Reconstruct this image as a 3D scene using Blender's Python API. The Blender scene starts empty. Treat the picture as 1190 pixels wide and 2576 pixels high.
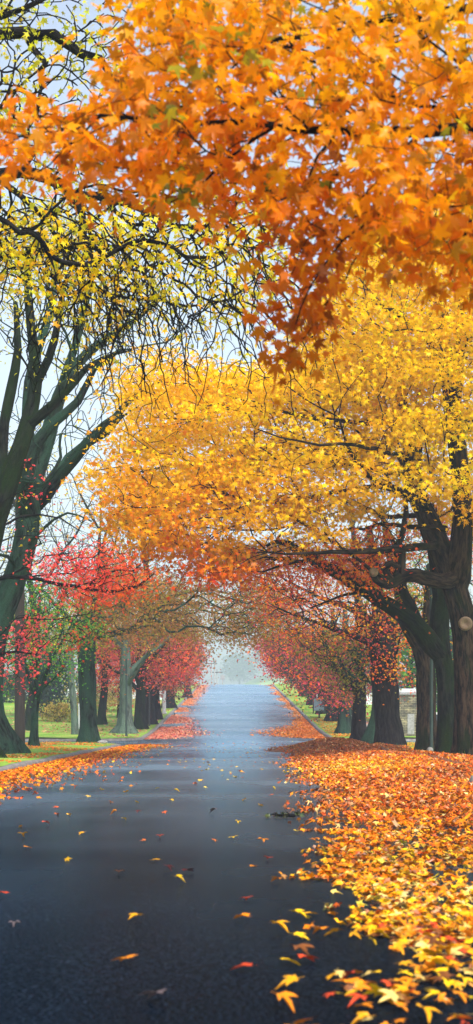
import bpy, math, random
import numpy as np

random.seed(7)
rng = np.random.default_rng(7)
sc = bpy.context.scene
R = math.radians

# ------------------------------------------------------------------ camera
FP, CX, HY, EYE = 4000.0, 595.0, 1790.0, 1.2     # focal length and horizon in survey pixels of a 1190 x 2575 view
cam = bpy.data.cameras.new("camera")
co = bpy.data.objects.new("camera", cam)
sc.collection.objects.link(co)
co.location = (0, 0, EYE)
co.rotation_euler = (R(90), 0, 0)
cam.sensor_fit = 'VERTICAL'
cam.sensor_height = 24
cam.lens = 24 * FP / 2575
cam.shift_y = (HY - 1287.5) / 2575
cam.clip_start = 0.1
cam.clip_end = 3000
cam.dof.use_dof = True
cam.dof.focus_distance = 48
cam.dof.aperture_fstop = 2.4
sc.camera = co

# ------------------------------------------------------------------ world and sun
SUN_EL, SUN_ROT = R(50), R(150)
w = bpy.data.worlds.new("World")
sc.world = w
w.use_nodes = True
nt = w.node_tree
bg = nt.nodes["Background"]
sky = nt.nodes.new("ShaderNodeTexSky")
sky.sky_type = 'NISHITA'
sky.sun_disc = False
sky.sun_elevation = SUN_EL
sky.sun_rotation = SUN_ROT
sky.air_density = 1.0
sky.dust_density = 4.0
sky.ozone_density = 1.5
hs = nt.nodes.new("ShaderNodeHueSaturation")
hs.inputs['Saturation'].default_value = 0.65
nt.links.new(sky.outputs[0], hs.inputs['Color'])
nt.links.new(hs.outputs[0], bg.inputs[0])
bg.inputs[1].default_value = 0.15
sun = bpy.data.lights.new("sun", 'SUN')
sun.energy = 2.2
sun.angle = R(14)
sun.color = (1.0, 0.95, 0.86)
so = bpy.data.objects.new("sun", sun)
sc.collection.objects.link(so)
so.rotation_euler = (R(90) - SUN_EL, 0, -SUN_ROT + R(180))
so.location = (0, -20, 60)

vs = sc.view_settings
vs.view_transform = 'Standard'
vs.look = 'None'
vs.gamma = 1
vs.use_curve_mapping = False
vs.exposure = 1.0
cy = sc.cycles
cy.use_denoising = True
cy.max_bounces = 6
cy.diffuse_bounces = 3
cy.glossy_bounces = 2
cy.transmission_bounces = 4
cy.volume_bounces = 1
cy.transparent_max_bounces = 4
cy.sample_clamp_indirect = 6


# ------------------------------------------------------------------ helpers
def P(px, py, Y):
    return np.array([(px - CX) / FP * Y, Y, EYE + (HY - py) / FP * Y])


def tag(o, label=None, cat=None, group=None, kind=None):
    if label: o['label'] = label
    if cat: o['category'] = cat
    if group: o['group'] = group
    if kind: o['kind'] = kind
    return o


def empty(name, loc):
    o = bpy.data.objects.new(name, None)
    o.location = loc
    o.empty_display_size = 0.3
    sc.collection.objects.link(o)
    return o


def link(name, me, parent=None, mat=None):
    o = bpy.data.objects.new(name, me)
    sc.collection.objects.link(o)
    if parent is not None:
        o.parent = parent
        if o.parent.type == 'EMPTY':
            for i in range(3):
                o.location[i] = -parent.location[i]
    if mat is not None and not me.materials:
        me.materials.append(mat)
    return o


def mesh_np(name, verts, faces, smooth=False, col=None, vec=None):
    """verts (n,3); faces: list of (m,k) int arrays"""
    me = bpy.data.meshes.new(name)
    verts = np.asarray(verts, dtype=np.float32)
    fl = [np.asarray(f, dtype=np.int32) for f in (faces if isinstance(faces, list) else [faces]) if len(f)]
    me.vertices.add(len(verts))
    me.vertices.foreach_set("co", verts.ravel())
    idx = np.concatenate([f.ravel() for f in fl])
    cnt = np.concatenate([np.full(len(f), f.shape[1], np.int32) for f in fl])
    me.loops.add(len(idx))
    me.loops.foreach_set("vertex_index", idx)
    me.polygons.add(len(cnt))
    st = np.zeros(len(cnt), np.int32)
    st[1:] = np.cumsum(cnt)[:-1]
    me.polygons.foreach_set("loop_start", st)
    me.polygons.foreach_set("loop_total", cnt)
    if smooth:
        me.polygons.foreach_set("use_smooth", np.ones(len(cnt), bool))
    if col is not None:
        a = me.attributes.new("Col", 'FLOAT_COLOR', 'POINT')
        c4 = np.ones((len(verts), 4), np.float32)
        c4[:, :3] = col
        a.data.foreach_set("color", c4.ravel())
    if vec is not None:
        a = me.attributes.new("bk", 'FLOAT_VECTOR', 'POINT')
        a.data.foreach_set("vector", np.asarray(vec, np.float32).ravel())
    me.update(calc_edges=True)
    me.validate()
    return me


class MB:
    def __init__(s):
        s.v, s.f = [], []

    def add(s, verts, faces):
        b = len(s.v)
        s.v += [tuple(p) for p in verts]
        s.f += [tuple(b + i for i in f) for f in faces]

    def box(s, x0, x1, y0, y1, z0, z1, ch=0.0):
        if ch <= 0:
            v = [(x0, y0, z0), (x1, y0, z0), (x1, y1, z0), (x0, y1, z0), (x0, y0, z1), (x1, y0, z1), (x1, y1, z1), (x0, y1, z1)]
            s.add(v, [(0, 3, 2, 1), (4, 5, 6, 7), (0, 1, 5, 4), (1, 2, 6, 5), (2, 3, 7, 6), (3, 0, 4, 7)])
        else:
            rings = []
            for z, c in ((z0, ch), (z0 + ch, 0), (z1 - ch, 0), (z1, ch)):
                rings.append([(x0 + c, y0 + c, z), (x1 - c, y0 + c, z), (x1 - c, y1 - c, z), (x0 + c, y1 - c, z)])
            v = [p for r_ in rings for p in r_]
            f = [(3, 2, 1, 0), (12, 13, 14, 15)]
            for k in range(3):
                for i in range(4):
                    j = (i + 1) % 4
                    f.append((4 * k + i, 4 * k + j, 4 * k + 4 + j, 4 * k + 4 + i))
            s.add(v, f)

    def lathe(s, c, prof, n=16, ax='z'):
        v, f = [], []
        for (r_, h) in prof:
            for i in range(n):
                a = 2 * math.pi * i / n
                if ax == 'z':
                    v.append((c[0] + r_ * math.cos(a), c[1] + r_ * math.sin(a), c[2] + h))
                else:
                    v.append((c[0] + r_ * math.cos(a), c[1] + h, c[2] + r_ * math.sin(a)))
        for k in range(len(prof) - 1):
            for i in range(n):
                j = (i + 1) % n
                f.append((k * n + i, k * n + j, k * n + n + j, k * n + n + i))
        f.append(tuple(range(n))[::-1])
        f.append(tuple((len(prof) - 1) * n + i for i in range(n)))
        s.add(v, f)

    def build(s, name, mat, parent=None, smooth=False):
        me = bpy.data.meshes.new(name)
        me.from_pydata(s.v, [], s.f)
        if smooth:
            me.polygons.foreach_set("use_smooth", np.ones(len(me.polygons), bool))
        me.update()
        return link(name, me, parent, mat)


_ph = rng.uniform(0, 6.28, (24, 4))
_dr = rng.normal(0, 1, (24, 3))
_dr /= np.linalg.norm(_dr, axis=1)[:, None]


def nz(p, s=1.0, seed=0):
    """smooth pseudo noise about -1..1 of (n,3) points"""
    p = np.atleast_2d(p) * s
    o = np.zeros(len(p))
    for k in range(8):
        j = (k + seed * 5) % 24
        fr = 1.0 + 0.37 * k
        o += np.sin(p @ _dr[j] * fr * 2.1 + _ph[j, 0] + 1.3 * np.sin(p @ _dr[(j + 7) % 24] * fr * 1.3 + _ph[j, 1])) / (1 + 0.3 * k)
    return o / 2.6


# ------------------------------------------------------------------ materials
def new_mat(name):
    m = bpy.data.materials.new(name)
    m.use_nodes = True
    t = m.node_tree
    return m, t, t.nodes, t.links, t.nodes["Principled BSDF"]


def ramp(N, stops):
    r_ = N.new("ShaderNodeValToRGB")
    e = r_.color_ramp.elements
    while len(e) < len(stops):
        e.new(0.5)
    for k, (p_, c) in enumerate(stops):
        e[k].position = p_
        e[k].color = (*c, 1)
    return r_


def noise(N, L, src, scale, detail=4, vec=None, rough=0.55):
    n = N.new("ShaderNodeTexNoise")
    n.inputs['Scale'].default_value = scale
    n.inputs['Detail'].default_value = detail
    n.inputs['Roughness'].default_value = rough
    if vec is not None:
        mp = N.new("ShaderNodeMapping")
        mp.inputs['Scale'].default_value = vec
        L.new(src, mp.inputs[0])
        src = mp.outputs[0]
    L.new(src, n.inputs['Vector'])
    return n


def leaf_mat(name, trans=0.5, gloss=0.012, rough=0.4):
    m, t, N, L, pb = new_mat(name)
    N.remove(pb)
    out = N["Material Output"]
    at = N.new("ShaderNodeAttribute")
    at.attribute_name = "Col"
    d = N.new("ShaderNodeBsdfDiffuse")
    tr = N.new("ShaderNodeBsdfTranslucent")
    mx = N.new("ShaderNodeMixShader")
    mx.inputs[0].default_value = trans
    gl = N.new("ShaderNodeBsdfGlossy")
    gl.inputs['Roughness'].default_value = rough
    m2 = N.new("ShaderNodeMixShader")
    m2.inputs[0].default_value = gloss
    L.new(at.outputs['Color'], d.inputs[0])
    L.new(at.outputs['Color'], tr.inputs[0])
    L.new(d.outputs[0], mx.inputs[1])
    L.new(tr.outputs[0], mx.inputs[2])
    L.new(mx.outputs[0], m2.inputs[1])
    L.new(gl.outputs[0], m2.inputs[2])
    L.new(m2.outputs[0], out.inputs[0])
    return m


def bark_mat(name, dark, light, moss=None, moss_amt=0.5, ridge=12.0, bump=1.0):
    m, t, N, L, pb = new_mat(name)
    at = N.new("ShaderNodeAttribute")
    at.attribute_name = "bk"
    src = at.outputs['Vector']
    n1 = noise(N, L, src, 1.0, 6, (ridge, ridge, ridge * 0.2), 0.65)
    n2 = noise(N, L, src, 1.0, 3, (2.2, 2.2, 0.7))
    r1 = ramp(N, [(0.42, dark), (0.60, light)])
    L.new(n1.outputs[0], r1.inputs[0])
    col = r1.outputs[0]
    if moss:
        mr = ramp(N, [(0.62 - 0.3 * moss_amt, (0, 0, 0)), (0.72 - 0.2 * moss_amt, (1, 1, 1))])
        L.new(n2.outputs[0], mr.inputs[0])
        n3 = noise(N, L, src, 1.0, 4, (40, 40, 30))
        mr2 = ramp(N, [(0.35, tuple(c * 0.45 for c in moss)), (0.65, moss)])
        L.new(n3.outputs[0], mr2.inputs[0])
        mx = N.new("ShaderNodeMix")
        mx.data_type = 'RGBA'
        mul = N.new("ShaderNodeMath")
        mul.operation = 'MULTIPLY'
        mul.inputs[1].default_value = 0.85
        L.new(mr.outputs[0], mul.inputs[0])
        L.new(mul.outputs[0], mx.inputs[0])
        L.new(col, mx.inputs[6])
        L.new(mr2.outputs[0], mx.inputs[7])
        col = mx.outputs[2]
    L.new(col, pb.inputs['Base Color'])
    pb.inputs['Roughness'].default_value = 0.95
    pb.inputs['Specular IOR Level'].default_value = 0.06
    bp = N.new("ShaderNodeBump")
    bp.inputs['Strength'].default_value = bump
    bp.inputs['Distance'].default_value = 0.08
    L.new(n1.outputs[0], bp.inputs['Height'])
    L.new(bp.outputs[0], pb.inputs['Normal'])
    return m


def plain(name, col, rough=0.6, var=0.25, scale=8.0, metal=0.0, bump=0.15, vec=None):
    m, t, N, L, pb = new_mat(name)
    tc = N.new("ShaderNodeTexCoord")
    n = noise(N, L, tc.outputs['Object'], scale, 5, vec)
    r_ = ramp(N, [(0.3, tuple(c * (1 - var) for c in col)), (0.7, tuple(min(1, c * (1 + var)) for c in col))])
    L.new(n.outputs[0], r_.inputs[0])
    L.new(r_.outputs[0], pb.inputs['Base Color'])
    pb.inputs['Roughness'].default_value = rough
    pb.inputs['Metallic'].default_value = metal
    b = N.new("ShaderNodeBump")
    b.inputs['Strength'].default_value = bump
    b.inputs['Distance'].default_value = 0.02
    L.new(n.outputs[0], b.inputs['Height'])
    L.new(b.outputs[0], pb.inputs['Normal'])
    return m


def asphalt_mat():
    m, t, N, L, pb = new_mat("wet_asphalt")
    g = N.new("ShaderNodeNewGeometry")
    src = g.outputs['Position']
    fine = noise(N, L, src, 55, 4, None, 0.75)
    sp = noise(N, L, src, 22, 4)
    big = noise(N, L, src, 1.0, 4, (0.35, 0.10, 0.1))        # long patches lying along the road
    band = noise(N, L, src, 1.0, 3, (0.05, 0.16, 0.1))       # cross-wise bands painting in tree shadows and reflections
    a = ramp(N, [(0.3, (0.0006, 0.0012, 0.003)), (0.5, (0.0015, 0.003, 0.007)), (0.70, (0.018, 0.03, 0.05))])
    L.new(fine.outputs[0], a.inputs[0])
    b = ramp(N, [(0.3, (0.62, 0.62, 0.62)), (0.7, (1.35, 1.35, 1.35))])
    L.new(big.outputs[0], b.inputs[0])
    mu = N.new("ShaderNodeMix")
    mu.data_type = 'RGBA'
    mu.blend_type = 'MULTIPLY'
    mu.inputs[0].default_value = 1
    L.new(a.outputs[0], mu.inputs[6])
    trk = noise(N, L, src, 1.0, 2, (0.85, 0.012, 0.1))       # wheel tracks along the road
    tb = ramp(N, [(0.35, (0.7, 0.7, 0.7)), (0.65, (1.35, 1.35, 1.35))])
    L.new(trk.outputs[0], tb.inputs[0])
    m3 = N.new("ShaderNodeMix")
    m3.data_type = 'RGBA'
    m3.blend_type = 'MULTIPLY'
    m3.inputs[0].default_value = 1
    L.new(b.outputs[0], m3.inputs[6])
    L.new(tb.outputs[0], m3.inputs[7])
    L.new(m3.outputs[2], mu.inputs[7])
    # haze and sky sheen of the far road, painted as asphalt paling with distance
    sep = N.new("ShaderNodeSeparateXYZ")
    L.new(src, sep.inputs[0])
    haze_fac = N.new("ShaderNodeMapRange")
    haze_fac.inputs['From Min'].default_value = 10
    haze_fac.inputs['From Max'].default_value = 130
    L.new(sep.outputs[1], haze_fac.inputs[0])
    haze_col = ramp(N, [(0.3, (0.07, 0.095, 0.12)), (0.7, (0.19, 0.235, 0.27))])
    L.new(band.outputs[0], haze_col.inputs[0])
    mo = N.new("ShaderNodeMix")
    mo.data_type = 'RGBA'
    L.new(haze_fac.outputs[0], mo.inputs[0])
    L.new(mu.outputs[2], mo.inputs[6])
    L.new(haze_col.outputs[0], mo.inputs[7])
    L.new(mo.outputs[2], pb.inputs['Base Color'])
    ad = N.new("ShaderNodeMath")
    ad.operation = 'ADD'
    L.new(big.outputs[0], ad.inputs[0])
    L.new(band.outputs[0], ad.inputs[1])
    mr = N.new("ShaderNodeMapRange")
    mr.inputs['From Min'].default_value = 0.75
    mr.inputs['From Max'].default_value = 1.25
    mr.inputs['To Min'].default_value = 0.15
    mr.inputs['To Max'].default_value = 0.34
    L.new(ad.outputs[0], mr.inputs[0])
    L.new(mr.outputs[0], pb.inputs['Roughness'])
    pb.inputs['IOR'].default_value = 1.022
    pb.inputs['Specular Tint'].default_value = (0.42, 0.72, 1.0, 1)
    bp = N.new("ShaderNodeBump")
    bp.inputs['Strength'].default_value = 0.25
    bp.inputs['Distance'].default_value = 0.003
    mixh = N.new("ShaderNodeMath")
    mixh.operation = 'ADD'
    L.new(fine.outputs[0], mixh.inputs[0])
    L.new(sp.outputs[0], mixh.inputs[1])
    L.new(mixh.outputs[0], bp.inputs['Height'])
    df = N.new("ShaderNodeBsdfDiffuse")
    gl = N.new("ShaderNodeBsdfGlossy")
    gl.inputs[0].default_value = (0.56, 0.78, 0.95, 1)          # wet bitumen film, cool sheen
    fr = N.new("ShaderNodeFresnel")
    fr.inputs['IOR'].default_value = 1.017
    ms = N.new("ShaderNodeMixShader")
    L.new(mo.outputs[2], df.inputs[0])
    L.new(mr.outputs[0], gl.inputs['Roughness'])
    for q_ in (df, gl, fr):
        L.new(bp.outputs[0], q_.inputs['Normal'])
    L.new(fr.outputs[0], ms.inputs[0])
    L.new(df.outputs[0], ms.inputs[1])
    L.new(gl.outputs[0], ms.inputs[2])
    L.new(ms.outputs[0], N["Material Output"].inputs[0])
    N.remove(pb)
    return m


def grass_mat():
    m, t, N, L, pb = new_mat("lawn")
    g = N.new("ShaderNodeNewGeometry")
    src = g.outputs['Position']
    n1 = noise(N, L, src, 0.35, 4)
    n2 = noise(N, L, src, 14, 4)
    a = ramp(N, [(0.3, (0.10, 0.26, 0.02)), (0.55, (0.22, 0.36, 0.04)), (0.75, (0.38, 0.36, 0.09))])
    L.new(n1.outputs[0], a.inputs[0])
    b = ramp(N, [(0.3, (0.55, 0.55, 0.5)), (0.7, (1.25, 1.25, 1.2))])
    L.new(n2.outputs[0], b.inputs[0])
    mu = N.new("ShaderNodeMix")
    mu.data_type = 'RGBA'
    mu.blend_type = 'MULTIPLY'
    mu.inputs[0].default_value = 1
    L.new(a.outputs[0], mu.inputs[6])
    L.new(b.outputs[0], mu.inputs[7])
    L.new(mu.outputs[2], pb.inputs['Base Color'])
    pb.inputs['Roughness'].default_value = 0.85
    pb.inputs['Specular IOR Level'].default_value = 0.2
    return m


M = dict(
    asphalt=asphalt_mat(), lawn=grass_mat(),
    leaf=leaf_mat("leaf_blade"), near_leaf=leaf_mat("near_leaf_blade", 0.6, 0.012, 0.35),
    fallen=leaf_mat("fallen_leaf_blade", 0.12, 0.03, 0.3),
    blade=leaf_mat("grass_blade", 0.25, 0.03),
    bark_dark=bark_mat("bark_dark", (0.002, 0.002, 0.003), (0.020, 0.017, 0.018)),
    bark_moss=bark_mat("bark_mossy", (0.002, 0.002, 0.002), (0.016, 0.018, 0.015), (0.012, 0.028, 0.006), 0.7),
    bark_green=bark_mat("bark_lichen", (0.002, 0.003, 0.003), (0.032, 0.048, 0.042), (0.03, 0.08, 0.052), 0.8),
    bark_brown=bark_mat("bark_brown", (0.002, 0.002, 0.002), (0.048, 0.030, 0.020), (0.008, 0.018, 0.004), 0.35),
    bark_pale=bark_mat("bark_pale", (0.03, 0.04, 0.035), (0.12, 0.15, 0.13), (0.12, 0.19, 0.14), 0.8),
    pole=plain("weathered_pole", (0.045, 0.035, 0.032), 0.8, 0.4, 3.0, vec=(12, 12, 0.6)),
    kerb=plain("kerb_stone", (0.16, 0.15, 0.14), 0.7, 0.45, 5.0, bump=0.4),
    stone=plain("grey_stone", (0.25, 0.25, 0.25), 0.8, 0.3, 9.0, bump=0.4),
    pale=plain("pale_stone", (0.55, 0.58, 0.60), 0.7, 0.15, 6.0),
    green_paint=plain("dark_green_paint", (0.005, 0.022, 0.018), 0.8, 0.3, 5.0),
    iron=plain("black_iron", (0.012, 0.014, 0.015), 0.5, 0.3, 9.0),
    white=plain("white_paint", (0.62, 0.66, 0.70), 0.5, 0.08, 5.0),
    glassy=plain("dark_blue_panel", (0.05, 0.08, 0.12), 0.2, 0.3, 2.0),
    red_paint=plain("red_paint", (0.45, 0.03, 0.05), 0.5, 0.15, 5.0),
    mound=plain("packed_leaf_litter", (0.16, 0.055, 0.015), 0.9, 0.7, 16.0, bump=1.0),
    concrete=plain("concrete", (0.34, 0.33, 0.31), 0.85, 0.2, 3.0),
    box_blue=plain("pale_blue_paint", (0.22, 0.32, 0.42), 0.5, 0.1, 5.0),
    heartwood=plain("heartwood", (0.13, 0.085, 0.05), 0.8, 0.3, 14.0),
)

# ------------------------------------------------------------------ leaf shapes
def star(pts, fold=0.18, curl=0.25):
    v = [(0, 0.05, 0)]
    for a, r_ in pts:
        x, y = r_ * math.cos(R(a)), r_ * math.sin(R(a))
        v.append((x, y, fold * abs(x) - curl * (x * x + y * y)))
    n = len(pts)
    return np.array(v), np.array([(0, 1 + i, 1 + (i + 1) % n) for i in range(n)])


def sym(half):
    return half + [(180 - a, r_) for a, r_ in half[::-1] if a != 90]


MAPLE_HI = star([(-84, .10), (-80, .42), (-50, .36), (-22, .62), (-12, .44), (2, .40), (14, .58), (26, .72), (36, .98), (46, .70),
                 (56, .62), (62, .38), (70, .62), (76, .60), (82, .82), (90, 1.08)] +
                [(180 - a, r_) for a, r_ in [(82, .82), (76, .60), (70, .62), (62, .38), (56, .62), (46, .70), (36, .98), (26, .72),
                                             (14, .58), (2, .40), (-12, .44), (-22, .62), (-50, .36), (-80, .42), (-84, .10)]])
MAPLE_LO = star([(-90, .2), (-25, .62), (3, .36), (36, .95), (62, .38), (90, 1.05), (118, .38), (144, .95), (177, .36), (205, .62)])
MAPLE_CURL = star([(-90, .2), (-25, .62), (3, .36), (36, .95), (62, .38), (90, 1.05), (118, .38), (144, .95), (177, .36), (205, .62)], 0.5, 0.5)
LONG = star([(-90, .5), (-20, .28), (30, .45), (60, .5), (90, 1.15), (120, .5), (150, .45), (200, .28)], 0.25, 0.2)
TINY = (np.array([(0, -0.6, 0), (0.6, 0.1, -0.12), (0, 0.85, 0), (-0.6, 0.1, -0.12)]), np.array([(0, 1, 2), (0, 2, 3)]))


def frames(n, spin_free, nrm):
    """rotation matrices whose third column is the unit normal"""
    nrm = nrm / np.linalg.norm(nrm, axis=1)[:, None]
    h = spin_free - (spin_free * nrm).sum(1)[:, None] * nrm
    h /= np.linalg.norm(h, axis=1)[:, None] + 1e-9
    s = np.cross(h, nrm)
    return np.stack([s, h, nrm], axis=2)


def leaves(name, tmpl, pos, Rm, size, col, mat, parent=None):
    tv, tf = tmpl
    n = len(pos)
    asp = np.stack([rng.uniform(.62, 1.08, n), rng.uniform(.85, 1.12, n), rng.uniform(.3, 2.2, n)], 1)
    V = np.einsum('nij,nvj->nvi', Rm, tv[None] * asp[:, None, :]) * np.asarray(size)[:, None, None] + pos[:, None, :]
    Fc = tf[None] + (np.arange(n) * len(tv))[:, None, None]
    C = np.repeat(col, len(tv), axis=0)
    me = mesh_np(name, V.reshape(-1, 3), Fc.reshape(-1, 3), False, C)
    return link(name, me, parent, mat)


def palette(pal, t, jit=0.12):
    """pal: list of linear colours; t (n,) 0..1; picks a neighbouring colour with per-leaf jitter"""
    pal = np.array(pal)
    k = np.clip(t, 0, 1) * (len(pal) - 1)
    i = np.clip(np.floor(k).astype(int), 0, len(pal) - 2)
    f = (k - i)[:, None]
    c = pal[i] * (1 - f) + pal[i + 1] * f
    return np.clip(c * (1 + rng.normal(0, jit, (len(t), 1))) * (1 + rng.normal(0, jit * 0.5, (len(t), 3))), 0.0, 0.95)


YEL, GOLD, ORA, ORR, RED = (.95, .64, .0), (.95, .46, .0), (.94, .27, .0), (.90, .12, .001), (.62, .045, .02)
GRN, OLV, BRN, DKG, PINK, CRIM = (.10, .34, .02), (.30, .27, .02), (.30, .11, .025), (.02, .05, .025), (.50, .07, .10), (.30, .025, .06)
YGR = (.62, .58, .02)


def in_poly(pts, poly):
    x, y = pts[:, 0], pts[:, 1]
    inside = np.zeros(len(pts), bool)
    n = len(poly)
    j = n - 1
    for i in range(n):
        xi, yi = poly[i]
        xj, yj = poly[j]
        c = ((yi > y) != (yj > y)) & (x < (xj - xi) * (y - yi) / (yj - yi + 1e-9) + xi)
        inside ^= c
        j = i
    return inside


def volume(poly, n, d0, d1, gap=None, gs=0.5, seed=0, layer=1.0):
    """n points of a crown: its silhouette as seen from the road, thick between d0 and d1 metres"""
    pa = np.array(poly, float)
    lo, hi = pa.min(0), pa.max(0)
    out = []
    got = 0
    dm, dh = (d0 + d1) / 2, (d1 - d0) / 2
    while got < n:
        q = rng.uniform(lo, hi, (n * 2, 2))
        q = q[in_poly(q, poly)]
        u = rng.uniform(-1, 1, len(q))
        Y = dm + dh * u
        # silhouette is measured at mid depth, so the crown is a true prism of constant size
        p = np.stack([(q[:, 0] - CX) / FP * (dm * 0.5 + Y * 0.5), Y, EYE + (HY - q[:, 1]) / FP * (dm * 0.35 + Y * 0.65)], 1)
        if gap is not None:
            p = p[nz(p * np.array([1, .6, layer]), gs, seed) > gap]
        out.append(p)
        got += len(p)
    return np.concatenate(out)[:n]


# ------------------------------------------------------------------ tree skeletons
def catmull(pts, step):
    pts = [np.asarray(p, float) for p in pts]
    if len(pts) == 2:
        n = max(2, int(np.linalg.norm(pts[1][:3] - pts[0][:3]) / step))
        return np.array([pts[0] + (pts[1] - pts[0]) * k / n for k in range(n + 1)])
    q = [2 * pts[0] - pts[1]] + pts + [2 * pts[-1] - pts[-2]]
    out = []
    for i in range(1, len(q) - 2):
        n = max(2, int(np.linalg.norm(q[i + 1][:3] - q[i][:3]) / step))
        for k in range(n):
            t = k / n
            out.append(0.5 * (2 * q[i] + (q[i + 1] - q[i - 1]) * t + (2 * q[i - 1] - 5 * q[i] + 4 * q[i + 1] - q[i + 2]) * t * t
                              + (3 * q[i] - q[i - 1] - 3 * q[i + 1] + q[i + 2]) * t ** 3))
    out.append(pts[-1])
    return np.array(out)


class Skel:
    def __init__(s, step=0.45):
        s.p, s.par, s.r, s.fix, s.len, s.chains, s.step = [], [], [], [], [], [], step

    def node(s, p, par, r, fix):
        s.p.append(np.asarray(p, float)); s.par.append(par); s.r.append(r); s.fix.append(fix)
        s.len.append(0 if par < 0 else s.len[par] + np.linalg.norm(s.p[par] - s.p[-1]))
        return len(s.p) - 1

    def limb(s, pts, attach=True, wob=0.05):
        """pts: (x,y,z,radius) rows"""
        q = catmull(pts, s.step)
        par = -1
        if attach and s.p:
            A = np.array(s.p)
            par = int(np.argmin(((A - q[0, :3]) ** 2).sum(1)))
        ch = [par] if par >= 0 else []
        k0 = len(q)
        for k, row in enumerate(q):
            if k == 0 and par >= 0 and np.linalg.norm(row[:3] - s.p[par]) < 0.3 * s.step:
                continue
            w_ = wob * min(1, k / 3) * rng.normal(0, 1, 3)
            par = s.node(row[:3] + w_ * s.step, par, max(row[3], 0.004), True)
            ch.append(par)
        s.chains.append(ch)

    def twigs(s, pts, rtip=0.007, bend=0.18, sag=0.0, w=0.35, step=None, maxang=None):
        step = step or s.step
        cap = len(s.p) + len(pts) * 14
        A = np.zeros((cap, 3)); Ln = np.zeros(cap)
        n = len(s.p)
        A[:n] = np.array(s.p); Ln[:n] = s.len
        ok = np.array([z > 0 for z in s.len] + [True] * (cap - n))
        root_z = s.p[0][2]
        lowcut = root_z + 2.2
        D0 = np.array([np.min(((A[:n] - p) ** 2).sum(1)) for p in pts])
        for i in np.argsort(D0):
            B = pts[i]
            d = np.sqrt(((A[:n] - B) ** 2).sum(1))
            cost = d + w * Ln[:n] + (A[:n, 2] < lowcut) * 50
            k = int(np.argmin(cost))
            a = s.p[k]
            L_ = d[k]
            if L_ < 0.05:
                continue
            ns = int(np.clip(round(L_ / step), 2, 12))
            pd = s.p[k] - s.p[s.par[k]] if s.par[k] >= 0 else B - a
            pd = pd / (np.linalg.norm(pd) + 1e-9)
            ctrl = a + (B - a) * .25 + pd * .35 * L_
            side = rng.normal(0, 1, 3) * bend * .6 * L_
            side[2] = side[2] * 0.6 + sag * L_
            ch = [k]
            par = k
            for j in range(1, ns + 1):
                t = j / ns
                q = a * (1 - t) ** 2 + 2 * ctrl * t * (1 - t) + B * t * t + side * 4 * t * (1 - t) * 0.5 + rng.normal(0, 0.05 * step, 3) * (j < ns)
                par = s.node(q, par, rtip, False)
                if n < cap:
                    A[n] = q; Ln[n] = s.len[par]; n += 1
                ch.append(par)
            s.chains.append(ch)

    def solve(s, e=2.5):
        acc = np.zeros(len(s.p))
        for i in range(len(s.p) - 1, -1, -1):
            if not s.fix[i]:
                v = max(s.r[i] ** e, acc[i])
                s.r[i] = v ** (1 / e)
                p_ = s.par[i]
                if p_ >= 0 and not s.fix[p_]:
                    acc[p_] += v
        return s

    def mesh(s, name, seed=0, flare=0.0, rmin=0.0, sel=None):
        V, BK, Q, T = [], [], [], []
        base = 0
        root = s.p[0]
        for ci, ch in enumerate(s.chains):
            if sel is not None and not sel(ci):
                continue
            if len(ch) < 2:
                continue
            pts = np.array([s.p[i] for i in ch])
            rad = np.array([s.r[i] for i in ch])
            if s.par[ch[1]] == ch[0] and len(ch) > 2:      # starts inside its carrier
                rad[0] = min(rad[0], rad[1] * 1.3)
            rad = np.maximum(rad, rmin)
            rm = rad.max()
            ns = 56 if rm > 0.25 else 12 if rm > 0.08 else 6 if rm > 0.03 else 4
            tan = np.gradient(pts, axis=0)
            tan /= np.linalg.norm(tan, axis=1)[:, None] + 1e-9
            u = np.cross(tan[0], (0.31, 0.95, 0.05) if abs(tan[0][1]) < 0.9 else (1, 0, 0))
            th = np.linspace(0, 2 * math.pi, ns, endpoint=False)
            ln = np.concatenate([[0], np.cumsum(np.linalg.norm(np.diff(pts, axis=0), axis=1))]) + s.len[ch[0]]
            for k in range(len(pts)):
                u = u - (u @ tan[k]) * tan[k]
                u /= np.linalg.norm(u) + 1e-9
                v = np.cross(tan[k], u)
                rr = np.full(ns, rad[k])
                if rm > 0.08:
                    rr = rr * (1 + 0.05 * np.sin(3 * th + ln[k] * 0.9 + seed) + 0.035 * np.sin(7 * th - ln[k] * 1.7 + seed)
                               + (0.035 * np.abs(np.sin(9 * th + 1.1 * math.sin(ln[k] * 1.3 + seed) + ln[k] * .4)) + 0.02 * np.sin(23 * th + 2 * math.sin(ln[k] * 2.1))) * (ns > 30) + 0.03 * math.sin(ln[k] * 4.3 + seed))
                if flare and ci == 0:
                    h = pts[k][2] - root[2] - 0.25
                    rr = rr * (1 + flare * math.exp(-max(h, 0) / 0.38) * (1 + 0.35 * np.sin(5 * th + seed) + 0.2 * np.sin(3 * th + 2 * seed)))
                V.append(pts[k] + rr[:, None] * (np.cos(th)[:, None] * u + np.sin(th)[:, None] * v))
                BK.append(np.stack([rr * np.cos(th), rr * np.sin(th), np.full(ns, ln[k] + ci * 3.7)], 1))
            i0 = base
            ii = np.arange(ns)
            jj = (ii + 1) % ns
            for k in range(len(pts) - 1):
                a = i0 + k * ns
                Q.append(np.stack([a + ii, a + jj, a + ns + jj, a + ns + ii], 1))
            V.append(pts[-1:] + tan[-1] * rad[-1] * 0.8)
            BK.append(np.array([[0, 0, ln[-1] + ci * 3.7]]))
            tip = i0 + len(pts) * ns
            a = i0 + (len(pts) - 1) * ns
            T.append(np.stack([a + ii, a + jj, np.full(ns, tip)], 1))
            base += len(pts) * ns + 1
        return mesh_np(name, np.concatenate(V), [np.concatenate(Q), np.concatenate(T)], True, vec=np.concatenate(BK))


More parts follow.
